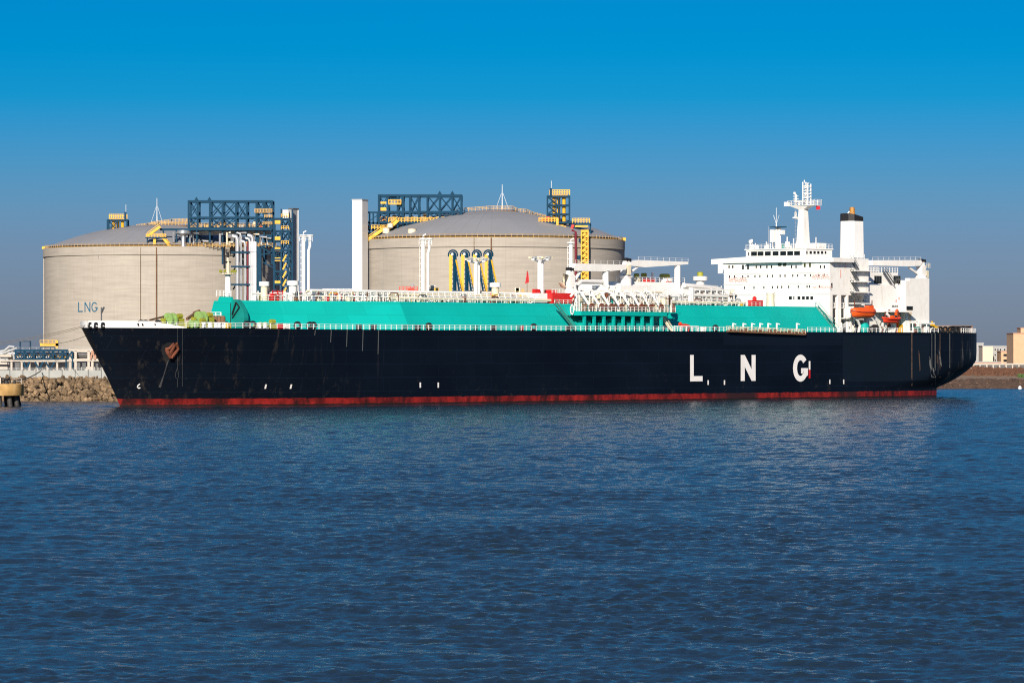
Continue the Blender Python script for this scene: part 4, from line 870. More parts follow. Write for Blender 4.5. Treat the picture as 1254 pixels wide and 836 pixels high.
# ---- accommodation ladder slung along the side
lad = thing_part('accommodation_ladder'); l0 = S(893,405.5,B+.9); l1 = S(986.5,409.2,B+.9)
b = MB(); q0 = (l0[0],-B-.5,l0[1]); q1 = (l1[0],-B-.5,l1[1]); b.bar(q0,q1,.9,.35); b.build('walkway','brown',lad)
b = MB()
for dy in (-.4,.4):
    b.rail((q0[0],q0[1]+dy,q0[2]+.2),(q1[0],q1[1]+dy,q1[2]+.2),1.,1.3,.09)
b.build('handrail','cream',lad)
for u in (899,911.5,922,932,942,952.5,977): 
    s = SS(u,B); b = MB(); b.bar((s,-B+.3,DK),(s,-B+.3,SZ(395.5,s,B)),.28); b.bar((s,-B+.3,SZ(396,s,B)),(s,-B-.6,SZ(397,s,B)),.2); b.build('support_post','cleanwhite',lad)
b = MB()
for i in range(16): u=893+i*6; s=SS(u,B); b.box(s-.4,s+.4,-B-.8,-B-.2,q0[2]+(q1[2]-q0[2])*i/15-.1,q0[2]+(q1[2]-q0[2])*i/15+rnd(.3,.9))
b.build('tread_block','rust',lad)
b = MB(); s0,z0=S(826,403.2,B-.5); s1,_=S(855,403.2,B-.5); b.rail((s0,-B+.5,DK),(s1,-B+.5,DK),1.15,2.,.3,1); b.build('pilot_ladder_rail','cleanwhite',ship)
b = MB(); pts=[S(u,v,B-1) for u,v in ((832.5,396),(835,399),(839,398.5),(843,399.5),(843.5,402))]; b.tube([(p[0],-B+1,p[1]) for p in pts],.45,8); b.tube([(pts[1][0],-B+1,pts[1][1]),(pts[1][0],-B+1,DK)],.15,6); b.tube([(pts[3][0],-B+1,pts[3][1]),(pts[3][0],-B+1,DK)],.15,6); b.build('hose_crane','boatred',ship,True)
# white canopy line along trunk base (teal gutter)
# ---- boats
def boat(name, label, cat, u0, u1, v0, v1, t, m, canopy, L):
    s0, z0 = S(u0, v1, t); s1, _ = S(u1, v1, t); _, z1 = S(u0, v0, t); Ls = s1-s0; H = z1-z0; sc = (s0+s1)/2
    g = thing(name, label, cat, sh(sc,-t,z0), A)
    n, k = 18, 12; b = MB(); vs = []
    hh = H*.52 if canopy else H
    for i in range(n+1):
        x = -1+2*i/n; w = (1-abs(x)**3.2)**.55*(1.45 if canopy else .8)+.02; rise = hh*.28*max(0,abs(x)-.45)**1.5*2
        for j in range(k+1):
            a = math.pi*j/k; vs.append((x*Ls/2*(1-.10*math.sin(a)), -w*math.cos(a), rise+hh-(hh-rise*.2)*math.sin(a)**.8))
    fs = [(i*(k+1)+j,(i+1)*(k+1)+j,(i+1)*(k+1)+j+1,i*(k+1)+j+1) for i in range(n) for j in range(k)]
    b.add(vs, fs); b.build('boat_hull', m, g, True)
    b = MB(); vs = []
    if canopy:
        for i in range(n+1):
            x = -1+2*i/n; w = (1-abs(x)**3.2)**.55*1.4+.02; top = H*.42*(1-abs(x)**4)**.6; rise = hh*.28*max(0,abs(x)-.45)**1.5*2
            for j in range(k+1): a = math.pi*j/k; vs.append((x*Ls/2*.99, -w*math.cos(a), hh+.04+rise+top*math.sin(a)**.6))
        b.add(vs, [f[::-1] for f in fs]); b.build('canopy', m, g, True)
        c = MB(); c.box(Ls*.16,Ls*.36,-.7,.7,H*.80,H*1.12); c.build('steering_hatch', m, g)
        c = MB(); pts = [((-1+2*i/n)*Ls/2,-((1-abs(-1+2*i/n)**3.2)**.55*1.5+.06),hh+hh*.28*max(0,abs(-1+2*i/n)-.45)**1.5*2) for i in range(n+1)]; c.tube(pts,.09,5); c.build('fender_rail','darkred',g)
    else:
        pts = [((-1+2*i/n)*Ls/2,-((1-abs(-1+2*i/n)**3.2)**.55*1.+.02),hh+hh*.28*max(0,abs(-1+2*i/n)-.45)**1.5*2) for i in range(n+1)]
        b.tube(pts,.22,6); b.tube([(p[0],-p[1],p[2]) for p in pts],.22,6); b.build('tube_collar', m, g, True)
        c = MB(); c.box(0,.9,-.4,.4,hh*.6,hh+.8); c.build('console','orange',g)
    c = MB()
    for x in (-.36,.38): c.bar((x*Ls,0,H*.9),(x*Ls,0,H*.9+1.9),.18); 
    c.build('lifting_hook','rust',g)
    return g
boat('lifeboat','orange enclosed lifeboat hanging from davits beside the engine casing','lifeboat',1042.5,1071.3,375.5,389.3,20.3,'orange',True,8)
boat('rescue_boat','smaller red open rescue boat hanging aft of the lifeboat','rescue boat',1081,1101.8,390.2,395.8,20.3,'boatred',False,6)
b = MB(); s=SS(1096,18.5); zz=SZ(386,s,18.5); b.tube([(s+1.6,-18.,DK),(s+1.8,-18,zz),(s+.4,-18.8,zz+1.2),(s-1.2,-19.8,zz+.3)],.42,8); b.build('rescue_davit','orange',ship,True)
b = MB(); s=SS(1091,17); b.bar((s,-16.5,SZ(385,s,17)),(s,-16.5,SZ(379,s,17)),.4); b.build('davit_post','rust',ship)
b = MB(); 
for dy in (0,.8): b.bar((SS(1078,15),-14.5-dy,DK+1),(SS(1087,15),-14.5-dy,SZ(381,SS(1087,15),15)),.14,.25)
for i in range(8): f=i/8; b.bar((SS(1078,15)+(SS(1087,15)-SS(1078,15))*f,-14.5,DK+1+4.*f),(SS(1078,15)+(SS(1087,15)-SS(1078,15))*f,-15.3,DK+1+4.*f),.2,.05)
b.build('stairs','darkgrey',ship)

# ================================================================== LAND
def noise2(x, y): return .5*math.sin(x*.31+1.3*math.sin(y*.17))+.3*math.sin(y*.43+x*.11)+.2*math.sin(x*.9+y*.7)
def terrain(name, shore, prof, m, nsub=6):
    pts = []
    for i in range(len(shore)-1):
        for k in range(nsub): f=k/nsub; pts.append(tuple(shore[i][j]+(shore[i+1][j]-shore[i][j])*f for j in (0,1)))
    pts.append(shore[-1]); vs = []; n = len(prof)
    for x,y in pts:
        for dy,z in prof: vs.append((x, y+dy+noise2(x,dy)*min(2.,dy*.1), z+(noise2(x*1.7,dy*.7)*.25 if 0<dy<80 else 0)))
    b = MB(); b.add(vs,[(i*n+j,(i+1)*n+j,(i+1)*n+j+1,i*n+j+1) for i in range(len(pts)-1) for j in range(n-1)])
    o = b.build(name, m); struct(o); return o
D_L = 888.
terrain('ground',[(-900,D_L),(-300,D_L),(-88,D_L),(-70,930),(0,1020),(118,1172),(130,1180)],[(-4,-2.5),(0,-.2),(4,.4),(9,2.9),(12,4.2),(14,5.2),(60,5.3),(500,5.3),(3000,5.3)],'earth',8)
terrain('shore',[(112,1180),(140,1172),(150,1176),(175,1190),(260,1200),(500,1210),(1500,1250)],[(-6,-2),(0,-.3),(4,.6),(12,1.7),(22,2.35),(40,2.5),(90,2.8),(100,3.1),(140,4.9),(160,5.0),(1200,5.1),(4000,5.2)],'shoreearth',16)
# right-hand shore: dark tidal boulders, scrub, wall
b = MB()
for i in range(2600):
    x = rnd(112,240); dy = rnd(-1,24)*random.random()**.3; y = 1172+max(0,(x-140))*.2+dy; r = rnd(.3,1.1); z = min(2.4,-.1+.13*max(0,dy))
    b.lathe([(0,r*.6),(r*.6,r*.45),(r,0),(r*.8,-r*.5)],(x,y,z),6,rnd(0,1),rnd(0,1)+2*math.pi)
o = b.build('tidal_stones',mat('tidal_rock',(.075,.044,.030),.9,var=.5,scale=.5)); o['kind']='stuff'; o['label']='dark brown stones along the far tide line'
b = MB(); random.seed(21)
for i in range(9000):
    x = rnd(134,250); f = random.random(); y = 1276+f*52+ (x-134)*.1; z = 2.9+2.1*f+abs(noise2(x*.7,y*.3))*.6; s = rnd(.3,1.1); a = rnd(0,6.28); 
    b.add([(x,y,z-.4),(x+s*math.cos(a),y+s*.4*math.sin(a),z+s*.3),(x+s*.5*math.cos(a+.8),y,z+s*.9)],[(0,1,2)])
o = b.build('dry_scrub','scrub'); o['kind']='stuff'; o['label']='reddish brown dry scrub on the far bank'
b = MB()
for i in range(700):
    x = rnd(164,170); y = 1262+rnd(-5,5); s=rnd(.3,.9); a=rnd(0,6.28); z=2.5+rnd(0,.9); b.add([(x,y,z),(x+s*math.cos(a),y,z+s*.4),(x+s*.4,y+s*.3,z+s*.8)],[(0,1,2)])
o = b.build('green_scrub',mat('greenleaf',(.06,.12,.03),.9,var=.4)); o['kind']='stuff'; o['label']='small patch of green scrub on the far bank'
random.seed(11)
# harbour wall and road front on the right
d=1350.; b = MB(); b.box(PX(1150,d),PX(1200,d),d,d+1.,3.,PZ(450,d)); o=b.build('sea_wall','concwhite'); tag(o,'pale concrete sea wall just behind the stern','wall')
b = MB(); b.box(PX(1188,d),PX(1300,d),d+20,d+21,4.,PZ(446.5,d)); b.build
g = thing('quay_wall','long dark quay wall with pale coping below the far buildings','wall',(0,0,0))
b.build('wall_face','darkgrey',g); c = MB(); c.box(PX(1170,d),PX(1300,d),d+19.6,d+21.4,PZ(447.,d)+.003,PZ(445.,d)); 
for i in range(14): u=1192+i*8; c.box(PX(u,d),PX(u,d)+.5,d+19.7,d+19.99,4.,PZ(447,d))
c.build('coping','concwhite',g); 
# far buildings
def building(name,label,u0,u1,vt,d,depth,m,wins=(),vb=448.,wm='glass',parapet=True,extra=None):
    g = thing(name,label,'building',(PX((u0+u1)/2,d),d,4.6)); g_x,g_y,g_z = g.location
    x0,x1 = PX(u0,d)-g_x, PX(u1,d)-g_x; z1 = PZ(vt,d)-g_z; b = MB(); b.box(x0,x1,0,depth,0,z1); b.build('wall',m,g)
    if parapet: c = MB(); c.box(x0-.15,x1+.15,-.15,depth+.15,z1+.003,z1+.35); c.build('roof','bgrey' if m!='tan' else 'pinkbrown',g)
    for (a0,a1,b0,b1) in wins:
        w = MB(); w.box(PX(a0,d)-g_x,PX(a1,d)-g_x,-.08,-.01,PZ(b1,d)-g_z,PZ(b0,d)-g_z); o = w.build('window',wm,g)
        c = MB(); c.box(PX(a0,d)-g_x-.1,PX(a1,d)-g_x+.1,-.22,-.01,PZ(b1,d)-g_z-.25,PZ(b1,d)-g_z-.003); c.build('sill','bcream',o)
    return g
d2=1650.
building('far_building','narrow pale grey building directly behind the ship stern',1193,1204.5,420.5,d2+30,14,'bgrey',[(1202.5,1203.6,423+4*i,425+4*i) for i in range(5)])
building('far_building','plain cream windowless block between two grey buildings',1203.3,1216,424,d2,14,'bcream')
w = [(u,u+1.5,v,v+2.2) for v in (427,433.5,440) for u in (1218,1221.3,1224.4)]+[(u,u+1.6,427,429.2) for u in (1229.5,1233.5,1238)]
building('far_building','low grey building with a row of small dark windows',1216.2,1242,424.3,d2+12,14,'bgrey',w)
building('far_building','tan block with two wide dark window bands',1226,1239.5,430.5,d2-6,14,'tan',[(1228.8,1238,433.3,436.2),(1228.8,1238,440,443)])
building('far_building','tall orange tan building at the right edge of the view',1241,1276,408.5,d2-30,22,'tan',[(u,u+1.6,v,v+3) for v in (416,424,432,440) for u in (1257,1263,1269)])
g = building('roof_house','stepped orange roof house atop the tall tan building',1250,1268,402,d2-24,12,'tan',(),)
building('far_building','low pink brown annexe in front of the cream block',1194,1226,443.5,d2-16,6,'pinkbrown',[(u,u+1.8,445,446.6) for u in (1197,1203,1209,1218)])
b = MB(); dd=1130.; x,y,z=P(1249,474.8,1175); b.lathe([(0,-.4),(.5,-.2),(.6,.2),(.3,.7),(0,.9)],(0,0,0),10); o=b.build('buoy','cleanwhite',None,True,(PX(1249,1160),1160,.15)); tag(o,'tiny white buoy floating off the far shore','buoy')

# ---- left: rock revetment, wall, pipe trestle, mooring dolphin
random.seed(5)
protos = []
for k in range(7):
    b = MB(); vs=[]; n=7; m_=5
    for j in range(m_):
        ph = math.pi*(j/(m_-1)); 
        for i in range(n): 
            a = 2*math.pi*i/n+.3*j; r = math.sin(ph)*.5*rnd(.6,1.35)+.02; vs.append((r*math.cos(a)*1.15,r*math.sin(a),-.5*math.cos(ph)*rnd(.7,1.)))
    fs=[(j*n+i,j*n+(i+1)%n,(j+1)*n+(i+1)%n,(j+1)*n+i) for j in range(m_-1) for i in range(n)]; b.add(vs,fs+[tuple(range(n-1,-1,-1)),tuple(range((m_-1)*n,m_*n))]); 
    me = bpy.data.meshes.new('boulder'); me.from_pydata(b.v,[],b.f); me.update(); me.materials.append(M['rock']); protos.append(me)
cnt = 0
x_l, x_r = PX(-12,D_L), PX(150,D_L)
for row in range(7):
    f = row/6; yy = D_L+1.+f*10.; zz = -.1+f*5.1; n = 36
    for i in range(n):
        x = x_l+(x_r-x_l)*(i+.5*(row%2)+rnd(-.35,.35))/n
        o = bpy.data.objects.new('boulder', random.choice(protos)); COL.objects.link(o); s = rnd(.8,1.75)
        o.location=(x,yy+rnd(-1.1,1.2),zz+rnd(-.45,.4)); o.rotation_euler=(rnd(0,6),rnd(0,6),rnd(0,6)); o.scale=(s,s*rnd(.8,1.2),s*rnd(.7,1.))
        tag(o,'sandy brown boulder in the rock slope between the sea and the grey wall','boulder','boulders of the rock slope')
dw = 903.
g = thing('retaining_wall','pale grey panelled wall along the top of the rock slope','wall',(0,dw,0)); b = MB(); c = MB(); r_ = MB()
zb_, zt_ = PZ(464.5,dw), PZ(453,dw)
for i in range(11):
    u0 = -20+i*16.; b.box(PX(u0,dw),PX(u0+15.6,dw),0,.5,zb_,zt_); c.box(PX(u0-.35,dw),PX(u0+.35,dw),-.15,.5,zb_,zt_+.15)
b.build('panel','panel',g); c.build('post','darkgrey',g); r_.rail((PX(-20,dw),.25,zt_),(PX(155,dw),.25,zt_),.55,1.5,.08,2); r_.build('railing','grey',g)
dt = 935.
tr = thing('pipe_trestle','white and blue steel pipe trestle behind the grey wall','trestle',(0,dt,0))
X = lambda u: PX(u,dt); Z_ = lambda v: PZ(v,dt)
b = MB()
for u in (86,92.5,108.5,113,126): b.box(X(u-1.5),X(u+1.5),0,.6,5.2,Z_(427.5))
for u in (14,26.5,36,46,58,70): b.box(X(u-1.2),X(u+1.2),0,.6,5.2,Z_(440.5))
for v,h in ((428,1.6),(440.5,1.7)): b.box(X(83),X(150),-.25,.9,Z_(v+h),Z_(v-.4))
b.box(X(-15),X(83),-.2,.9,Z_(442.6),Z_(440.8)); b.box(X(0),X(14),-.2,3,Z_(437),Z_(434)); b.box(X(-15),X(9),-.2,3,Z_(446),Z_(443.5)); b.build('white_frame','concwhite',tr)
b = MB()
b.box(X(18),X(84),-.3,.3,Z_(430.2),Z_(427.8)); b.box(X(18),X(84),-.3,.3,Z_(440.4),Z_(438.6)); b.box(X(18),X(84),4,4.5,Z_(430.2),Z_(427.8))
for i in range(12):
    u=19+i*5.8; b.bar((X(u),0,Z_(439)),(X(u+5.4 if i%2 else u),0,Z_(429.5)),.3); b.bar((X(u),0,Z_(430)),(X(u+5.6),0,Z_(439)),.28)
for u0,u1 in ((29,36),(43,53),(56,67)): b.bar((X(u0),-.1,Z_(443)),(X((u0+u1)/2),-.1,Z_(452)),.4); b.bar((X(u1),-.1,Z_(443)),(X((u0+u1)/2),-.1,Z_(452)),.4)
for u in (81,89): b.box(X(u-.8),X(u+.8),-.3,.3,Z_(452),Z_(430))
b.build('blue_truss','blue',tr)
b = MB(); 
for k,v in enumerate((432,434.3,436.3)): b.tube([(X(-15),1.5+k*.6,Z_(v+1)),(X(150),1.5+k*.6,Z_(v+1))],.34,8)
b.tube([(X(20),1.2,Z_(437.5)),(X(60),1.2,Z_(437.5))],.3,8); b.build('pipe','steel',tr,True)
b = MB(); 
for i in range(9): u=21+i*7; b.box(X(u),X(u+3.5),1,1.6,Z_(438.2),Z_(436))
b.build('valve_actuator','yellow',tr)
b = MB(); b.tube([(X(0),1,Z_(441)),(X(8),1,Z_(438)),(X(9),1,Z_(446))],.55,8); b.tube([(X(-8),1.5,Z_(432)),(X(10),1.5,Z_(428.5)),(X(14),1.5,Z_(430)),(X(16),1.5,Z_(440))],.4,8); b.tube([(X(4),1,Z_(430)),(X(11),1,Z_(424)),(X(17),1,Z_(425))],.3,8); b.tube([(X(2),1,Z_(433)),(X(20),1,Z_(426))],.25,8); b.build('bent_pipe','grey',tr,True)
b = MB(); b.rail((X(20),0,Z_(428)),(X(150),0,Z_(428)),.55,1.6,.07,2); b.build('railing','grey',tr)
b = MB()
for i in range(5): u=111+i*5.3; b.bar((X(u),-.4,Z_(440)),(X(u+2.6),-.4,Z_(429)),.45); b.bar((X(u+2.6),-.4,Z_(429)),(X(u+5.3),-.4,Z_(440)),.35)
b.build('lattice','pinkbrown',tr)
b = MB()
for u0,u1,v0,v1 in ((93.5,98,444,451.5),(100.5,105,444,451.5),(112,115,445,452),(117,120,445,450),(18,24,443.5,452),(80.5,86.5,443,452)): b.box(X(u0),X(u1),.3,.9,Z_(v1),Z_(v0))
b.build('electrical_cabinet','darkgrey',tr)
b = MB(); b.box(X(-15),X(150),7,7.5,5.2,Z_(441)); b.box(X(70),X(150),7.6,9,5.2,Z_(430)); b.build('back_wall','concwhite',tr)
b = MB()
for u in (23.5,36): b.box(X(u-.7),X(u+.7),1.5,2.3,Z_(428),Z_(417.5))
for v in (417.5,424.5): b.box(X(23),X(36.5),1.5,2.2,Z_(v+.9),Z_(v))
b.box(X(48),X(66),2,2.6,Z_(425.4),Z_(424)); 
for u in (48,60,66): b.bar((X(u),2.3,Z_(428)),(X(u),2.3,Z_(424)),.3)
b.build('gantry','blue',tr)
b = MB(); b.box(X(48),X(70),1.6,3,Z_(423.6),Z_(420)); b.box(X(67),X(70),1.6,2.4,Z_(426),Z_(416.7)); b.rail((X(48),1.6,Z_(420)),(X(68),1.6,Z_(420)),.75,1.,.1,2); b.build('hoist_platform','yellow',tr)

dd = 812.
dol = thing('mooring_dolphin','round ochre concrete mooring dolphin on dark piles','mooring dolphin',(PX(-10,dd),dd,0))
r=6.6; zt_=PZ(469.8,dd); zb_=PZ(484,dd); b=MB(); b.lathe([(0,zb_),(r-.05,zb_),(r,zb_+.08),(r,zt_-.08),(r-.08,zt_),(0,zt_)],(0,0,0),48); b.build('cap','ochre',dol,True)
for i in range(14):
    a=2*math.pi*i/14+.2; b=MB(); b.tube([(5.2*math.cos(a),5.2*math.sin(a),zb_+.05),(5.9*math.cos(a),5.9*math.sin(a),-2.)],.55,10); b.build('pile','dolphinpile',dol,True)
b=MB(); b.box(-3,2.,-1.,2.,zt_+.003,zt_+1.3); b.box(-2.6,1.6,-.6,1.6,zt_+1.3,zt_+1.6); b.build('plinth','concwhite',dol)
b=MB(); b.lathe([(0,0),(.6,0),(.4,.7),(.65,.9),(.65,1.1),(0,1.2)],(3.1,-.6,zt_),12); b.tube([(2.2,-.3,zt_+.4),(3.8,-.6,zt_+1.2),(3.9,-.6,zt_+.2)],.22,6); b.lathe([(0,0),(.35,0),(.3,.8),(0,.9)],(4.6,.4,zt_),10); b.build('mooring_hook','black',dol)
b=MB(); b.rail((-5.8,2.8,zt_),(5.8,2.8,zt_),1.1,1.5,.08,2); b.build('railing','grey',dol)
def rope(label, a, q, sag, r=.055):
    a, q = Vector(a), Vector(q); pts=[]
    for i in range(25): f=i/24; p=a+(q-a)*f; p.z-=sag*4*f*(1-f); pts.append(p)
    b=MB(); b.tube(pts,r,5); o=b.build('mooring_rope','ropemat'); tag(o,label,'rope')
sb = on_hull(109,397); bow=Vector(sh(*sb)); sb2 = on_hull(114,407); bow2=Vector(sh(sb2[0],sb2[1]-.1,sb2[2]))
rope('upper mooring rope from the bow tip towards the left edge',bow,P(-60,423,835),.9)
rope('mooring rope just beneath the uppermost one at the bow tip',bow+Vector((.5,-.2,-.1)),P(-60,425,835),1.1,.05)
rope('lower mooring rope from the bow flank to the pipe trestle',bow2,P(52,420.5,934),.8,.05)
rope('short slack rope rising from the dolphin to the grey wall',P(16,466,dd),P(50,454,902),.5,.13)

# ================================================================== STORAGE TANKS
def tank(label, u, d, Rr, v_top, rise):
    cx = PX(u,d); zt = PZ(v_top,d-Rr); z0 = 5.0; g = thing('storage_tank',label,'storage tank',(cx,d,z0)); h = zt-z0
    hr = 2.85; N=128
    b=MB(); b.lathe([(Rr,0),(Rr,h-hr)],(0,0,0),N); w=b.build('wall','concrete',g,True)
    b=MB(); b.lathe([(Rr-.2,h-hr),(Rr+.42,h-hr),(Rr+.42,h),(Rr-1.2,h)],(0,0,0),N); b.build('ring_beam','concrete',g,True)
    Rs=(Rr**2+rise**2)/(2*rise); prof=[]
    for i in range(25):
        r_=(Rr-1.2)*(1-i/24); prof.append((max(r_,.01),h-.02+math.sqrt(Rs**2-r_**2)-(Rs-rise)+.15))
    b=MB(); b.lathe(prof,(0,0,0),96); b.build('dome','dome',g,True)
    b=MB()     # panel seams
    for i in range(48):
        a=2*math.pi*i/48; pts=[(r_*math.cos(a),r_*math.sin(a),z+.03) for r_,z in prof[:21:2]]; b.tube(pts,.022,4)
    for j in (4,8,12,16,20): r_,z=prof[j]; b.tube([(r_*math.cos(a),r_*math.sin(a),z+.03) for a in [2*math.pi*i/72 for i in range(73)]],.05,4)
    b.build('dome_seam','domeline',g)
    b=MB(); n=150
    for i in range(n):
        a=2*math.pi*i/n; p=(Rr*.995*math.cos(a),Rr*.995*math.sin(a),h); b.bar(p,(p[0],p[1],h+1.1),.09)
    for hh in (.15,.6,1.1): b.tube([(Rr*.995*math.cos(a),Rr*.995*math.sin(a),h+hh) for a in [2*math.pi*i/96 for i in range(97)]],.05 if hh>.2 else .09,4)
    b.build('roof_railing','railyellow',g)
    return g, cx, d, z0, h, Rr, (prof, rise)
def dome_z(tk, x, y):
    g,cx,cy,z0,h,Rr,prof = tk; r_=math.hypot(x,y); rise=prof[1]; Rs=(Rr**2+rise**2)/(2*rise); return h+math.sqrt(max(Rs**2-r_**2,1))-(Rs-rise)
def cyl(tk, u, v, off=.1):          # sight onto the tank wall -> local point and angle
    g,cx,cy,z0,h,Rr,prof = tk; k=(u-627)/F; Q=Rr+off
    A_=k*k+1; B_=-2*(k*cx+cy); C_=cx*cx+cy*cy-Q*Q; y=(-B_-math.sqrt(max(B_*B_-4*A_*C_,0)))/(2*A_); x=k*y
    return (x-cx, y-cy, PZ(v,y)-z0)
TK1 = tank('left concrete gas storage tank with blue letters on its wall',198.5,1367.,41.,301.6,8.6)
TK2 = tank('right concrete gas storage tank behind the middle of the ship',603,1227.,41.2,290.6,9.3)
def onwall(tk, u, v, w, m, name, off=.3, v1=None):
    p=cyl(tk,u,v,off); q=cyl(tk,u,v1,off); b=MB(); b.tube([p,(q[0],q[1],q[2])],w,6); return b.build(name,m,tk[0])
# blue letters
g1=TK1[0]; R1=TK1[5]
for ch,u0,u1 in (('L',95.8,101.5),('N',103.6,110.8),('G',112,119.6)):
    p0=cyl(TK1,u0,382,0); p1=cyl(TK1,u1,382,0); p2=cyl(TK1,u0,369.8,0); a0=math.atan2(p0[1],p0[0]); a1=math.atan2(p1[1],p1[0]); w=(a1-a0)*R1; h=p2[2]-p0[2]; b=MB()
    for poly in letter(ch,w,h,.42): b.add([((R1+.06)*math.cos(a0+x/R1),(R1+.06)*math.sin(a0+x/R1),p0[2]+y) for x,y in poly],[tuple(range(len(poly)))])
    b.build('letter',mat('letter_blue',(.008,.105,.19),.6,var=.05),g1)
onwall(TK1,172,303,.07,'brown','drain_pipe',.5,440); onwall(TK1,191.5,303,.20,'brown','drain_pipe',.6,440); onwall(TK1,120,303,.05,'grey','wall_seam',.45,316)
p=cyl(TK1,56.5,306,.1)
g2=TK2[0]
onwall(TK2,580.5,291,.10,'brown','drain_pipe',.5,380); onwall(TK2,601.5,291,.22,'brown','drain_pipe',.6,380)
for tk,uu in ((TK1,55.2),(TK1,341.5),(TK2,443.),(TK2,761.)):
    sg = -1 if uu in (55.2,443.) else 1; g,cx,cy,z0,h,Rr,_=tk; b=MB(); a=math.pi if sg<0 else 0.
    a += .06*(-1 if sg>0 else 1); rr=Rr+.1; b.vprism([(rr*math.cos(a+da)*k,rr*math.sin(a+da)*k) for da,k in ((-.035,.99),(-.03,1.005),(.03,1.005),(.035,.99))][::1],0,h-.6); b.build('buttress','concrete',g)
    b=MB(); b.box(rr*math.cos(a)-.6,rr*math.cos(a)+.6,rr*math.sin(a)-1.,rr*math.sin(a)+1.,h+.01,h+.95); b.build('corner_platform','yellow',g)
# lightning masts + crown walkway
def masts(tk, u, vtop, vbase, dx0, dx1, vw):
    g,cx,cy,z0,h,Rr,_=tk; x=PX(u,cy)-cx; zb=dome_z(tk,x,0); zt=PZ(vtop,cy)-z0; b=MB(); b.tube([(x,0,zb),(x,0,zt)],.17,6,.07)
    for dx in (-2.,2.): b.bar((x+dx,-.6,zb+.8),(x+dx*.12,0,zb+(zt-zb)*.68),.07)
    b.bar((x,2,zb+.6),(x,0,zb+(zt-zb)*.68),.07); b.build('lightning_mast','cleanwhite',g)
masts(TK1,192.2,242.5,278,0,0,0); masts(TK2,615,226,255,0,0,0)
def walkway(tk, pts, m='railyellow', name='roof_walkway', w=1.6):
    g,cx,cy,z0,h,Rr,_=tk; b=MB(); c=MB(); q=[]
    for u,v,dy in pts: q.append((PX(u,cy+dy)-cx,dy,PZ(v,cy+dy)-z0))
    for i in range(len(q)-1):
        b.rail(q[i],q[i+1],1.2,1.2,.13,3); b.rail((q[i][0],q[i][1]+w,q[i][2]),(q[i+1][0],q[i+1][1]+w,q[i+1][2]),1.2,1.2,.13,3)
        c.bar((q[i][0],q[i][1]+w/2,q[i][2]-.2),(q[i+1][0],q[i+1][1]+w/2,q[i+1][2]-.2),w,.35)
    for p in q: c.bar((p[0],p[1]+w/2,p[2]-.3),(p[0],p[1]+w/2,min(p[2]-.35,dome_z(tk,p[0],p[1])-.05)),.3)
    b.build(name,m,g); c.build('walkway_deck','brown',g)
walkway(TK1,[(167,279.3,-6),(180,277.5,-8),(194,276.,-10),(231,275.5,-12)]); walkway(TK1,[(185,276,-2),(210,272.5,-2),(233,271.5,-2)])
walkway(TK2,[(552,262.5,-6),(569,259.3,-5),(600,257,-4),(628,257,-4),(634,260,-6),(645,261,-8),(652,264,-10),(668,268,-14)])
b=MB(); b.lathe([(0,0),(1.1,0),(1.1,1.6),(1.3,1.7),(0,1.9)],(PX(107,1340)-TK1[1],-27,PZ(302.5,1340)-TK1[3]),12); o=b.build('vent_hatch','cream',g1,True); o.scale=(1,1,1)
b=MB(); b.lathe([(0,0),(1.3,0),(1.3,1.6),(1.4,1.7),(0,1.9)],(PX(504.5,1200)-TK2[1],-27,PZ(287,1200)-TK2[3]),12); b.build('vent_hatch','cream',g2,True)

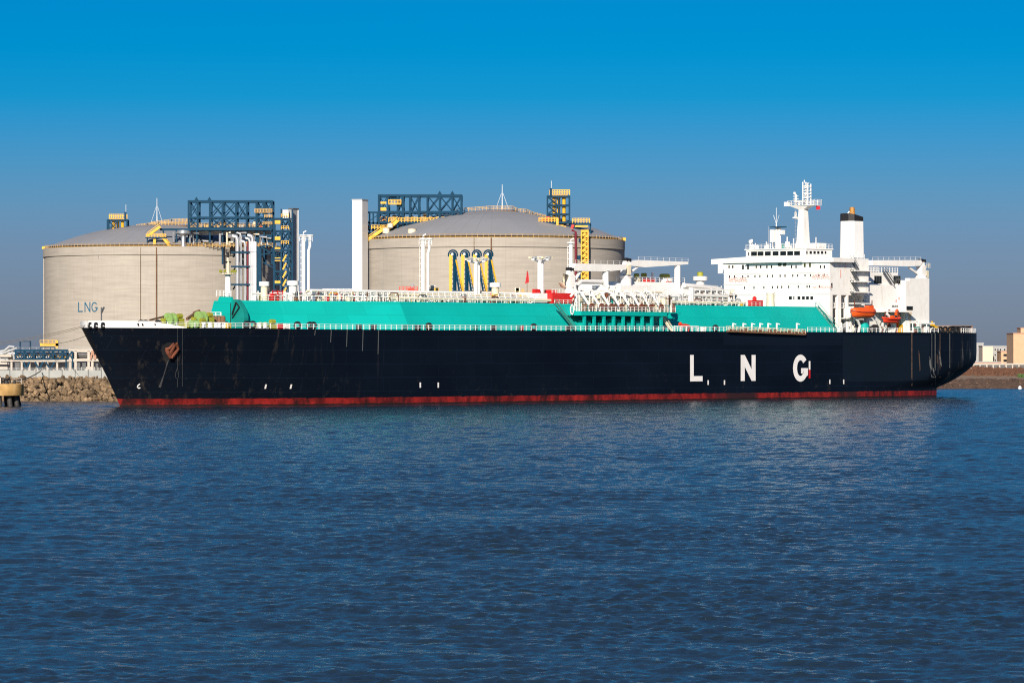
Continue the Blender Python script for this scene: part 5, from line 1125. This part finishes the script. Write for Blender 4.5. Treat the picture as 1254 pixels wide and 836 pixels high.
# ---- blue steel frames
def frame(b, x0,x1,y0,y1,z0,z1,xs,zs,w=.42,braces=(),bw=.28):
    for y in (y0,y1):
        for x in xs: b.bar((x,y,z0),(x,y,z1),w)
        for z in zs: b.bar((x0-w/2,y,z),(x1+w/2,y,z),w*1.1)
        for (xa,xb,za,zb) in braces: b.bar((xa,y,za),(xb,y,zb),bw); b.bar((xa,y,zb),(xb,y,za),bw)
    for x in xs:
        for z in zs: b.bar((x,y0,z),(x,y1,z),w*.8)
def wx(u,d): return PX(u,d)
def roof_frame(label, d, us, v_top, v_mid, v_low, v_base, peaks, brace_bays, tkz, vtop2=None, leg_us=()):
    g=thing('pipe_bridge',label,'steel frame',(0,d,0)); y1=9.; b=MB(); zt,zm,zl=PZ(v_top,d),PZ(v_mid,d),PZ(v_low,d)
    xs=[wx(u,d) for u in us]; br=[]
    for i in brace_bays: br += [(xs[i],xs[i+1],zl+.3,(zl+zt)/2-1),(xs[i],xs[i+1],(zl+zt)/2-.6,zt)]
    for i in range(len(xs)-1):
        if i not in brace_bays and i%2==0: br += [(xs[i],xs[i+1],(zl+zt)/2-1.5,zt)]
    frame(b,xs[0],xs[-1],0,y1,zl,zt,xs,[zt,zl,(zl+zt)/2-1],.62,br,.30)
    for u in peaks: x=wx(u,d); b.prism([(x-.9,zt),(x+.9,zt),(x,zt+1.5)],-.3,.5)
    for i,x in enumerate(xs): 
        for y in (0,y1): b.bar((x,y,zl),(x,y,tkz(x,y)),.55)
    b.build('frame','blue',g)
    c=MB(); c.box(xs[0],xs[-1],.6,y1-.6,zl+.02,zl+.2); c.build('floor','darkgrey',g); c=MB(); c.rail((xs[0],.5,zl+.2),(xs[-1],.5,zl+.2),1.5,1.1,.16,3); c.rail((xs[0],y1-.5,zl+.2),(xs[-1],y1-.5,zl+.2),1.5,1.1,.16,3); c.build('railing','railyellow',g)
    random.seed(int(d))
    for i in range(16):
        x=rnd(xs[0]+1,xs[-1]-1); y=rnd(1.5,7); h=rnd(.8,2.4); e=MB()
        if i%2: e.lathe([(0,0),(rnd(.3,.7),0),(rnd(.3,.7),h),(0,h+.3)],(x,y,zl+.2),8); e.build('vessel',random.choice(['steel','cream','railyellow','steel']),g,True)
        else: e.box(x-.7,x+.7,y-.5,y+.5,zl+.2,zl+.2+h); e.build('equipment_box',random.choice(['cream','red','railyellow','grey','brown']),g)
    for k in range(3): e=MB(); e.tube([(xs[0]+.5,2+k*2,zl-1.-k*.4),(xs[-1]-.5,2+k*2,zl-1.-k*.4)],.32,8); e.build('pipe','silver',g,True)
    for k in range(2): e=MB(); e.tube([(xs[1],2+k*2,(zl+zt)/2-1.),(xs[-1]-.5,2+k*2,(zl+zt)/2-1.)],.25,8); e.build('pipe','grey' if k else 'blue',g,True)
    return g
def tkz1(x,y): lx,ly=x-TK1[1],1331.+y-TK1[2]; return TK1[3]+(dome_z(TK1,lx,ly) if math.hypot(lx,ly)<TK1[5] else TK1[4]-6)
pb1=roof_frame('blue steel pipe frame on the roof edge of the left storage tank',1331.,[231,242,257,272.5,289,302,314,323.5,333],246.5,266,279.5,303,(240.5,256.5),(0,2,3,6,7),tkz1)
d=1330.; X=lambda u: PX(u,d); Z_=lambda v: PZ(v,d)
g=pb1
b=MB(); b.rail((X(312),-.8,Z_(260)),(X(333),-.8,Z_(260)),1.2,1.,.2,3); b.rail((X(324),-.8,Z_(266.5)),(X(333),-.8,Z_(266.5)),1.,1.,.2,3); b.rail((X(322),-.8,Z_(275)),(X(333),-.8,Z_(275)),1.,1.,.2,3); b.bar((X(312),0,Z_(260)),(X(333),0,Z_(260)),1.6,.25); b.build('platform','railyellow',g)
# lower terrace with yellow stairs at the left
b=MB()
for u in (200,216,231,241): b.bar((X(u),-1-d*0,Z_(281)),(X(u),-1,Z_(300)),.5)
b.bar((X(196),-1,Z_(281)),(X(333),-1,Z_(281)),.7,.7); b.bar((X(179),-3,Z_(291.3)),(X(205),-3,Z_(291.3)),2.2,.35); b.bar((X(181),-3,Z_(291)),(X(181),-3,Z_(300)),.35); b.bar((X(190),-3,Z_(291)),(X(190),-3,Z_(300)),.35); b.build('terrace_beam','blue',g)
b=MB()
for (u0,v0,u1,v1) in ((197,277.5,181,289.5),(199,289.5,209,302)):
    b.bar((X(u0),-3.6,Z_(v0)),(X(u1),-3.6,Z_(v1)),.3,.9); b.bar((X(u0),-2.4,Z_(v0)),(X(u1),-2.4,Z_(v1)),.3,.9); b.bar((X(u0),-3.6,Z_(v0)+1.1),(X(u1),-3.6,Z_(v1)+1.1),.2)
b.rail((X(180),-3.9,Z_(291)),(X(204),-3.9,Z_(291)),1.2,1.,.2,3); b.bar((X(190),-3,Z_(291)),(X(190),-3,Z_(300)),.9); b.build('stairs','yellow',g)
b=MB(); b.lathe([(0,0),(1.2,0),(.8,1.2),(.8,3.6),(1.9,4.1),(2.6,4.4),(2.6,5.),(2.2,5.1),(2.2,5.5),(0,5.6)],(X(225),-2.5,Z_(302)),16); b.tube([(X(213),-2,Z_(297)),(X(213),-2,Z_(284))],.5,8); b.tube([(X(233),-2,Z_(299)),(X(233),-2,Z_(285))],.3,8); b.build('relief_vessel','steel',g,True)
for i in range(22):
    u=rnd(236,332); b=MB(); v=rnd(283,298)
    if i%2: b.tube([(X(u),-1.6,Z_(300)),(X(u),-1.6,Z_(v)),(X(u)+rnd(.8,2.5),-1.6,Z_(v))],rnd(.2,.45),8); b.build('pipe',random.choice(['silver','cream','railyellow','steel']),g,True)
    else: w=rnd(.4,1.2); b.box(X(u)-w,X(u)+w,-1.,.5,Z_(301),Z_(v)); b.build('equipment_box',random.choice(['darkgrey','blue','railyellow','blue','grey']),g)
b=MB(); b.rail((X(196),-1.5,Z_(303)),(X(338),-1.5,Z_(303)),1.4,1.2,.2,3); b.build('railing','railyellow',g)
# riser pipes running down the wall
dr=1318.; Xr=lambda u: PX(u,dr); Zr=lambda v: PZ(v,dr); z0=5.
g=thing('riser_pipes','bundle of silver riser pipes clipped to the left tank wall','pipes',(0,dr,0))
for u,r_,vt,ub in ((290.7,.72,289,280),(295.3,.30,285,289),(300.3,.45,295,296),(305.8,.42,291.5,303),(309.2,.6,288,304)):
    b=MB(); x=Xr(u); zt=Zr(vt); b.tube([(x,0,z0),(x,0,zt-1.2),(x-.35,0,zt-.3),(x-1.2,0,zt),(Xr(ub),3,zt)],r_,10); b.build('riser','silver',g,True)
b=MB(); b.tube([(Xr(303.3),.3,z0),(Xr(303.3),.3,Zr(296))],.28,8); b.build('riser','darkred',g,True)
b=MB(); b.box(Xr(307),Xr(314),-.5,2,z0,Zr(296)); b.build('cable_duct','silver',g)
b=MB(); b.box(Xr(314.1),Xr(320),.2,3,z0,Zr(302)); b.build('duct_cover','blue',g)
for v in (308.5,326.,348): b=MB(); b.box(Xr(283),Xr(306),-.8,1.2,Zr(v+1.4),Zr(v-.6)); b.bar((Xr(285),2,Zr(v+6)),(Xr(289),0,Zr(v+1)),.4); b.box(Xr(306.5),Xr(314.5),-.6,-.4,Zr(v+.3),Zr(v)); b.build('bracket','blue',g)
# access tower at right of left tank
dt_=1312.; Xt=lambda u: PX(u,dt_); Zt=lambda v: PZ(v,dt_)
g=thing('access_tower','blue lattice stair tower with yellow landings beside the left tank','stair tower',(0,dt_,0)); b=MB()
levels=[Zt(v) for v in (268,283,295,306,317.5,332.5,348,363,380)]
xs=[Xt(u) for u in (335.5,344.5,353.5)]; br=[]
for i in range(len(levels)-1): br += [(xs[0],xs[1],levels[i+1],levels[i]),(xs[1],xs[2],levels[i+1],levels[i])] if i%2 else [(xs[1],xs[2],levels[i+1],levels[i])]
frame(b,xs[0],xs[2],0,5,z0,levels[0],xs,levels,.55,br,.3); xs2=[Xt(344.5),Xt(358)]; b.bar((Xt(358),0,z0),(Xt(358),0,Zt(256)),.55); b.bar((Xt(344.5),0,levels[0]),(Xt(344.5),0,Zt(256)),.5)
for z in levels[:-1]: b.bar((xs[2],0,z),(Xt(358.5),0,z),.5); b.bar((xs[2],0,z),(Xt(358.5),0,z-4),.4)
for (u0,v0,u1,v1) in ((318,302,335,311),(322,321,335,328),(318,302,335,300),(318,312,335,309)): b.bar((Xt(u0),1,Zt(v0)),(Xt(u1),1,Zt(v1)),.4)
b.build('frame','blue',g)
b=MB()
for v in (272,292,305,317.5,346): b.box(xs[0]+.3,xs[1]-.3,-.3,2.5,Zt(v+2.2),Zt(v-2.2))
for v in (266,281,299): b.rail((xs[1],-.3,Zt(v)),(xs[2],-.3,Zt(v)),1.1,.9,.2,2)
for i in range(6): v=312+i*10; b.bar((Xt(346.5),-.2,Zt(v+8)),(Xt(350.5),-.2,Zt(v)),.55)
b.build('landing','yellow',g)
b=MB(); b.box(Xt(345.5),Xt(353),.8,4,Zt(268),Zt(257)); b.build('lift_room','cleanwhite',g)
dq=1316.; g=thing('duct_shaft','tall pale grey shaft behind the blue stair tower','tower',(0,dq,0)); x0,x1=PX(353.5,dq),PX(365.2,dq); b=MB(); b.vprism([(x0,0),(x0+1.6,-1.2),(x1,2.),(x1-1.,3.5)],z0,PZ(256.5,dq)); b.build('shaft','grey',g); b=MB(); b.vprism([(x0-.1,-.1),(x0+1.6,-1.4),(x1+.2,2.),(x1-1.,3.7)],PZ(256.5,dq)+.003,PZ(255,dq)); b.build('cap','darkgrey',g); b=MB(); b.box(x0+.5,x1-.4,-1.9,-1.5,z0,PZ(256.8,dq)) if False else b.bar((x1-.2,1.7,z0),(x1-.2,1.7,PZ(257,dq)),.35); b.build('edge_trim','cleanwhite',g)

# right tank frame
def tkz2(x,y): lx,ly=x-TK2[1],1212.+y-TK2[2]; return TK2[3]+(dome_z(TK2,lx,ly) if math.hypot(lx,ly)<TK2[5] else TK2[4]-8)
pb2=roof_frame('blue steel pipe frame on the dome of the right storage tank',1212.,[464,475.5,487,493.5,502,513,523.5,538.5,554,565],239.5,258,272,300,(538.5,554.),(0,2,6,7,8),tkz2)
g=pb2; d=1211.; X=lambda u: PX(u,d); Z_=lambda v: PZ(v,d)
b=MB(); b.bar((X(476),-.6,Z_(250)),(X(491),-.6,Z_(250)),1.6,.3); b.rail((X(476),-1.2,Z_(249.8)),(X(491),-1.2,Z_(249.8)),1.3,.9,.22,3); b.box(X(466),X(473),-.6,.6,Z_(258),Z_(254)); b.box(X(466),X(473),-.6,.6,Z_(249.5),Z_(247)); b.build('platform','yellow',g)
b=MB(); b.box(X(478),X(489),.5,3,Z_(245),Z_(240)); b.build('hoist_house','blue',g)
b=MB()
for (u0,v0,u1,v1) in ((447,296,470,280),(476,280,487,270)):
    b.bar((X(u0),-1.6,Z_(v0)),(X(u1),-1.6,Z_(v1)),.35,1.); b.bar((X(u0),-.4,Z_(v0)),(X(u1),-.4,Z_(v1)),.35,1.); b.bar((X(u0),-1.6,Z_(v0)+1.1),(X(u1),-1.6,Z_(v1)+1.1),.2)
b.rail((X(455),-1.8,Z_(281)),(X(478),-1.8,Z_(281)),1.3,.9,.2,3); b.rail((X(476),-1.2,Z_(272)),(X(535),-1.2,Z_(272)),1.3,1.,.2,3); b.build('stairs','yellow',g)
b=MB()
for u in (449,452.5,457,462): b.bar((X(u),0,Z_(292)),(X(u),0,Z_(261 if u>450 else 247.5)),.5)
for v in (260,273,281.5): b.bar((X(449),0,Z_(v)),(X(464),0,Z_(v)),.5)
b.bar((X(449),0,Z_(273)),(X(464),0,Z_(262)),.25); b.bar((X(449),0,Z_(282)),(X(464),0,Z_(273)),.25); b.box(X(450),X(462),.3,2,Z_(280),Z_(275)); b.box(X(450),X(456),.3,2,Z_(291),Z_(284))
for u in (487,498,505): b.bar((X(u),-.8,Z_(272.5)),(X(u),-.8,max(Z_(290),tkz2(X(u),-.8))),.5)
b.bar((X(476),-.8,Z_(272.8)),(X(536),-.8,Z_(272.8)),.6); b.build('side_frame','blue',g)
b=MB(); b.lathe([(0,0),(1.1,0),(1.1,1.6),(0,1.9)],(X(473),-2,Z_(286)),10); b.lathe([(0,0),(.9,0),(.9,1.2),(0,1.5)],(X(478),-2.4,Z_(279)),10); b.build('vessel','cream',g,True)
ds=1205.; g=thing('duct_shaft','tall white shaft at the left side of the right tank','tower',(PX(438,ds),ds,z0)); cx=PX(438,ds); x0,x1,x2=PX(431.3,ds)-cx,PX(443.6,ds)-cx,PX(450,ds)-cx; hh=PZ(245.5,ds)-z0
b=MB(); b.vprism([(x0,0),(x1,-.8),(x2,4.2),(x0+1.5,4.6)],0,hh); b.build('shaft','cleanwhite',g); b=MB(); b.vprism([(x0-.15,-.15),(x1,-1.),(x2+.15,4.3),(x0+1.4,4.8)],hh+.003,hh+.4); b.build('cap','grey',g)
# valve towers
def valve_tower(label, d, u0, u1, vt, vm, vb, plat, tkf, lv=1):
    g=thing('valve_tower',label,'valve tower',(0,d,0)); X=lambda u: PX(u,d); Z_=lambda v: PZ(v,d); b=MB(); w=.45; zb=Z_(vb)
    xs=[X(u0),X((u0+u1)/2),X(u1)]; zs=[Z_(vt+(vm-vt)*i/lv) for i in range(lv+1)]; br=[]
    for i in range(lv): br.append((xs[0],xs[1],zs[i+1],zs[i]))
    frame(b,xs[0],xs[-1],0,5,zb,zs[0],xs,zs,w,br,.25); b.build('frame','blue',g)
    b=MB(); b.box(X(u0+ (u1-u0)*.1),X(u1-(u1-u0)*.08),.2,4,Z_(vt)+.2,Z_(vt)+.5); b.rail((X(u0+(u1-u0)*.1),.1,Z_(vt)+.4),(X(u1),.1,Z_(vt)+.4),1.6,.8,.28,3); b.build('top_platform','yellow',g)
    for f in (.3,.5,.75):
        c=MB(); c.tube([(X(u0+(u1-u0)*f),1.5,zb),(X(u0+(u1-u0)*f),1.5,zs[0])],.55,8); c.build('valve_pipe','yellow',g,True)
    ua = u1-2 if lv==1 else u0+4
    b=MB(); b.bar((X(ua),0,zs[0]),(X(ua),0,Z_(vt-10)),.7); b.build('aerial_post','blue',g); b=MB(); b.tube([(X(ua+.7),0,Z_(vt-10)),(X(ua+.7),0,Z_(vt-19))],.07,5); b.build('aerial','cleanwhite',g)
    return g
valve_tower('small blue and yellow valve tower on the dome of the left tank',1356.,131.5,155.5,269.5,282,289,None,None,1)
g=valve_tower('tall blue and yellow valve tower on the right tank roof',1205.,670.5,697.5,240.5,284,291,None,None,4)
d=1204.; X=lambda u: PX(u,d); Z_=lambda v: PZ(v,d)
b=MB()
for (u0,u1,v) in ((660,700,272.5),(701,724,274)):
    b.bar((X(u0),-.5,Z_(v)),(X(u1),-.5,Z_(v)),1.8,.6)
    for u in (u0+1.5,(u0+u1)/2-8,u1-1): b.bar((X(u),-.5,Z_(v)),(X(u),-.5,Z_(288)),.5)
b.build('platform_frame','blue',g)
b=MB(); b.rail((X(660),-1.4,Z_(272)),(X(683),-1.4,Z_(272)),1.4,.9,.25,3); b.rail((X(701),-1.4,Z_(273)),(X(722),-1.4,Z_(273)),1.4,.9,.25,3); b.box(X(681),X(684),-1.5,-.9,Z_(286),Z_(267)); b.box(X(674),X(690),-1.2,-.4,Z_(277.5),Z_(275.5)); b.box(X(704),X(720),-1.2,-.4,Z_(278),Z_(276)); b.bar((X(691),-1,Z_(277)),(X(696),-1,Z_(289)),1.,.8); b.build('platform','yellow',g)
b=MB(); b.box(X(663),X(677),-.6,.6,Z_(271.5),Z_(267.5)); b.box(X(669),X(673),-.6,.6,Z_(267.5),Z_(265)); b.bar((X(699),-1,Z_(282)),(X(702),-1,Z_(275)),.8); b.build('fire_pump','red',g)
# yellow ladder shaft and red riser on the right tank wall
p=cyl(TK2,716,300,1.4); g=thing('ladder_shaft','tall yellow caged ladder shaft against the right tank wall','ladder',(TK2[1]+p[0],TK2[2]+p[1],z0)); dl=TK2[2]+p[1]; zt=PZ(281.5,dl)-z0; w=PX(720,dl)-PX(712,dl)
b=MB()
for sx in (-w/2,w/2):
    for y in (-1.,1.): b.bar((sx,y,0),(sx,y,zt),.35)
k=0; z=0.
while z<zt-1.6: b.bar((-w/2,-1,z),(w/2,-1,z+1.6),.2); b.bar((-w/2,-1,z+1.6),(w/2,-1,z+1.6),.22); b.bar((w/2,-1,z),(w/2,1,z+1.6),.2); z+=1.6
b.box(-w/2+.1,w/2-.1,.6,.9,0,zt); b.build('cage','yellow',g)
b=MB()
for v in (293.5,314.5,337): zz=PZ(v,dl)-z0; b.prism([(-w/2-2.8,zz-.2),(-w/2-.2,zz-.9),(-w/2-.2,zz+.5),(-w/2-2.8,zz+.1)],-.3,.8)
b.build('bracket','blue',g)
p=cyl(TK2,705,300,.7); b=MB(); b.tube([(TK2[1]+p[0],TK2[2]+p[1],z0),(TK2[1]+p[0],TK2[2]+p[1],PZ(284,TK2[2]+p[1])),(TK2[1]+p[0]-1,TK2[2]+p[1]+1.5,PZ(282,TK2[2]+p[1]))],.36,8); o=b.build('fire_riser','darkred',None,True); tag(o,'dark red riser pipe beside the yellow ladder shaft','pipe')

# ================================================================== LOADING JETTY behind the ship
dj=915.; Xj=lambda u,d=dj: PX(u,d); Zj=lambda v,d=dj: PZ(v,d); zj=PZ(364,dj)
g=thing('loading_jetty','concrete loading jetty hidden behind the middle of the ship','jetty',(0,dj,0)); jx0,jx1=Xj(350),Xj(735); 
b=MB(); b.box(jx0,jx1,-4,16,7.5,9.); b.build('deck','concwhite',g); b=MB()
for i in range(14):
    for y in (-2,14): x=jx0+2+(jx1-jx0-4)*i/13; b.tube([(x,y,-3),(x,y,7.5)],.6,8)
b.build('pile','dolphinpile',g,True)
b=MB()
for u in (352,480,545,560,590,610): b.bar((Xj(u),2,9),(Xj(u),2,zj+.4),.6)
b.box(Xj(478),Xj(660),1.,9,zj-.5,zj-.003); b.box(Xj(395),Xj(440),1,6,zj-.5,zj-.003); b.build('upper_platform','concwhite',g)
b=MB(); b.rail((Xj(478),.9,zj),(Xj(660),.9,zj),1.4,1.2,.14,3); b.build('railing','railyellow',g); b=MB(); b.rail((Xj(395),.9,zj),(Xj(440),.9,zj),2.,1.2,.12,3); b.build('railing','cleanwhite',g)
for i in range(14):
    u=rnd(530,660); h=rnd(.8,2.6); b=MB(); w=rnd(.3,.7)
    b.box(Xj(u)-w,Xj(u)+w,2,3,zj,zj+h); b.build('equipment_box',random.choice(['yellow','cream','deckgreen','railyellow','grey']),g)
first=None
def loading_arm(u, label):
    g=thing('marine_loader',label,'loading arm',(Xj(u),dj+2,zj),0,'blue and yellow loading arms on the jetty'); k=dj/F; Z=lambda v: PZ(v,dj)-zj; x=lambda du: du*k
    b=MB(); b.box(x(-4.6),x(-1.2),-.5,.5,0,Z(311.5)); b.box(x(-1.4),x(-.6),-.3,.3,Z(330),Z(313)); b.build('support_column','yellow',g)
    b=MB(); b.tube([(x(1.6),0,0),(x(1.6),0,Z(309))],.30,8); b.tube([(x(3.4),.2,1),(x(3.4),.2,Z(313))],.2,8)
    for i in range(9): zz=Z(312)*i/9; b.bar((x(-1.2),0,zz+1),(x(1.6),0,zz+1),.2)
    b.build('riser','blue',g)
    b=MB(); n=10
    for i in range(n+1):
        a=R(-25)+(R(205)-R(-25))*i/n; b.bar((x(3.2*math.cos(a)),0,Z(311.5)+x(3.2)*math.sin(a)),(x(5.8*math.cos(a)),0,Z(311.5)+x(5.8)*math.sin(a)),.09)
    for rr in (5.8,5.2,3.3): b.tube([(x(rr*math.cos(a)),0,Z(311.5)+x(rr)*math.sin(a)) for a in [R(-25)+R(230)*i/20 for i in range(21)]],.13 if rr>4 else .16,6)
    b.build('sheave','blue',g)
    b=MB()
    for o in (0,3.6): b.tube([(x(1.+o*.55),-.5,Z(314)),(x(8.6+o*1.1),-.5,.4)],.26,6)
    for i in range(1,10): f=i/10; zz=Z(314)+(.4-Z(314))*f; b.bar((x(1+7.6*f),-.5,zz),(x(3+9.6*f),-.5,zz),.2)
    b.box(x(-1),x(13),-.8,.8,0,1.6); b.build('outboard_arm','blue',g)
    b=MB(); b.tube([(x(3.8),-.7,Z(318)),(x(13.2),-.7,.6)],.20,6); b.build('counter_beam','yellow',g)
    b=MB(); b.lathe([(0,0),(.3,.1),(.3,.6),(0,.7)],(x(-.8),-.3,Z(313)),10); b.build('swivel_joint','cleanwhite',g); return g
loading_arm(554.5,'leftmost of the four blue and yellow loading arms'); loading_arm(569.3,'second loading arm from the left, between the leftmost and the light post')
loading_arm(583.8,'loading arm standing directly behind the white ship light post'); loading_arm(598,'rightmost of the four blue and yellow loading arms')
def monitor_tower(label, u, vt, d, twin, du=6.2):
    g=thing('monitor_tower',label,'fire monitor tower',(PX(u,d),d,zj-4)); k=d/F; zt=PZ(vt,d)-(zj-4); b=MB(); b.tube([(0,0,0),(0,0,zt)],.46,10); 
    if twin: b.tube([(du*k,.3,0),(du*k,.3,zt*.80),(du*k+.32,.3,zt*.86),(du*k+.32,.3,zt)],.34,10)
    b.build('tower_pipe','cleanwhite',g,True)
    b=MB(); b.lathe([(.3,zt-.5),(1.,zt-.25),(1.,zt),(0,zt+.05)],(0,0,0),10)
    if twin: b.lathe([(.3,zt-.5),(.9,zt-.25),(.9,zt),(0,zt+.05)],(du*k+.3,.3,0),10); b.rail((-.9,-.8,zt-1.6),(du*k+.9,-.8,zt-1.6),1.1,.8,.09,2)
    b.tube([(0,-.2,zt),(0,-.2,zt+.5),(.7,-.4,zt+.9)],.16,6); b.build('monitor_platform','cleanwhite',g)
    b=MB(); n=int(zt/1.4)
    for i in range(n): b.bar((-.75,-.1,i*1.4+.5),(-.4,-.1,i*1.4+.5),.10); 
    b.bar((-.75,-.1,0),(-.75,-.1,zt-1),.07); b.build('ladder','cleanwhite',g); return g
monitor_tower('left twin white fire monitor tower beside the left storage tank',371.5,287.5,905.,True,6.3); monitor_tower('twin white fire monitor tower in front of the right tank',518,291.5,905.,True,6.)
monitor_tower('single white fire monitor tower near the yellow ladder shaft',699,296.5,918.,False)
g=thing('lifting_platform','orange lifting platform machine on the jetty','machine',(Xj(499),dj+2,zj)); k=dj/F
b=MB(); b.box(-10*k,12*k,-1,1,.2,.9); b.box(0,8*k,-.8,.8,.9,2.2); b.box(5*k,12*k,-.9,.9,.9,1.8); b.build('chassis','boatred',g)
b=MB(); b.rail((-10*k,-1,.9),(12*k,-1,.9),1.6,.9,.12,3); b.rail((-10*k,1,.9),(12*k,1,.9),1.6,.9,.12,3); b.build('guard_rail','boatred',g); b=MB(); b.box(3*k,7*k,-1.1,-1.03,.4,1.1); b.lathe([(0,0),(.4,0),(.4,.9),(0,1)],(6*k,0,2.2),8); b.build('control_panel','grey',g)
g=thing('guard_hut','small cream hut on the jetty beside the twin monitor tower','hut',(Xj(527.5),dj+3,zj)); b=MB(); b.box(-.9,.9,-.8,.8,0,2.6); b.build('wall','bcream',g); b=MB(); b.box(-1.05,1.05,-1,1,2.603,2.8); b.build('roof','cleanwhite',g); b=MB(); b.box(-.4,.4,-.86,-.81,1.2,2.); b.build('window','glass',g)
d=900.; b=flag('flag','',[P(644.2,340,d),P(646,332,d),P(647.5,346,d),P(642.2,347.3,d)],0); g=thing('flagpole','slim pole carrying a drooping red flag behind the ship','flagpole',(PX(645.5,d),d,zj-4)); c=MB(); c.tube([(0,0,0),(0,0,PZ(331,d)-zj+4)],.07,6); c.build('pole','brown',g); fo=b.build('flag','flagred'); tag(fo,'drooping dark red flag in front of the right storage tank','flag')

# ================================================================== CAMERA, SUN, SKY
cam=bpy.data.cameras.new('camera'); co=bpy.data.objects.new('camera',cam); COL.objects.link(co); scene.camera=co
co.location=(0,0,CH); co.rotation_euler=(R(90),0,0); cam.sensor_width=36.; cam.sensor_fit='HORIZONTAL'; cam.lens=36*F/1254; cam.shift_y=(VH-418)/1254; cam.clip_start=1.; cam.clip_end=40000.
SUN_AZ, SUN_EL = 9., 24.       # degrees left of straight behind the camera, elevation
to_sun=Vector((-math.sin(R(SUN_AZ))*math.cos(R(SUN_EL)),-math.cos(R(SUN_AZ))*math.cos(R(SUN_EL)),math.sin(R(SUN_EL))))
sl=bpy.data.lights.new('sun','SUN'); sl.energy=4.5; sl.angle=R(.53); sl.color=(1.,.90,.77); so=bpy.data.objects.new('sun',sl); COL.objects.link(so); so.rotation_euler=to_sun.to_track_quat('Z','Y').to_euler(); so.location=(0,-50,300)
w=bpy.data.worlds.new('World'); scene.world=w; w.use_nodes=True; N,L=w.node_tree.nodes,w.node_tree.links; bg=N['Background']
sky=N.new('ShaderNodeTexSky'); sky.sky_type='NISHITA'; sky.sun_disc=False; sky.sun_elevation=R(SUN_EL); sky.sun_rotation=math.atan2(to_sun.x,to_sun.y); sky.air_density=1.; sky.dust_density=.6; sky.ozone_density=2.5
# polarised clear-winter sky: deeper and bluer with height than the plain model
tc=N.new('ShaderNodeTexCoord'); sp=N.new('ShaderNodeSeparateXYZ'); L.new(tc.outputs['Generated'],sp.inputs[0])
mr=N.new('ShaderNodeMapRange'); mr.inputs['From Min'].default_value=0.; mr.inputs['From Max'].default_value=.5; L.new(sp.outputs['Z'],mr.inputs['Value'])
ramp=N.new('ShaderNodeValToRGB'); ramp.color_ramp.interpolation='B_SPLINE' if False else 'LINEAR'; L.new(mr.outputs[0],ramp.inputs[0])
SKY_STOPS=[(0.0, (0.2579, 0.3191, 0.5565)), (0.0222, (0.2243, 0.3, 0.5561)), (0.0535, (0.1841, 0.2905, 0.5745)), (0.0745, (0.1407, 0.299, 0.592)), (0.0954, (0.0865, 0.2987, 0.6184)), (0.1121, (0.0462, 0.2958, 0.6337)), (0.1288, (0.0105, 0.2973, 0.6283)), (0.1539, (0.0, 0.2844, 0.609)), (0.1769, (0.0, 0.2715, 0.59)), (0.25, (0.085, 0.285, 0.51)), (0.42, (0.15, 0.29, 0.46)), (0.75, (0.22, 0.34, 0.52)), (1.0, (0.34, 0.44, 0.6))]
els=ramp.color_ramp.elements
els[0].position=SKY_STOPS[0][0]; els[0].color=(*SKY_STOPS[0][1],1); els[1].position=SKY_STOPS[-1][0]; els[1].color=(*SKY_STOPS[-1][1],1)
for p_,c_ in SKY_STOPS[1:-1]: e=els.new(p_); e.color=(*c_,1)
mx=N.new('ShaderNodeMix'); mx.data_type='RGBA'; mx.blend_type='MULTIPLY'; mx.inputs['Factor'].default_value=1.; L.new(sky.outputs[0],mx.inputs['A']); L.new(ramp.outputs[0],mx.inputs['B'])
L.new(mx.outputs['Result'],bg.inputs['Color']); bg.inputs['Strength'].default_value=.09
vs_=scene.view_settings; vs_.view_transform='Standard'; vs_.look='None'; vs_.exposure=0.55; vs_.gamma=1.; vs_.use_curve_mapping=False
scene.cycles.use_denoising=False; scene.cycles.filter_width=1.15; scene.cycles.use_adaptive_sampling=False; scene.cycles.max_bounces=6; scene.cycles.diffuse_bounces=2; scene.cycles.glossy_bounces=3; scene.cycles.sample_clamp_indirect=2.; scene.cycles.sample_clamp_direct=3.
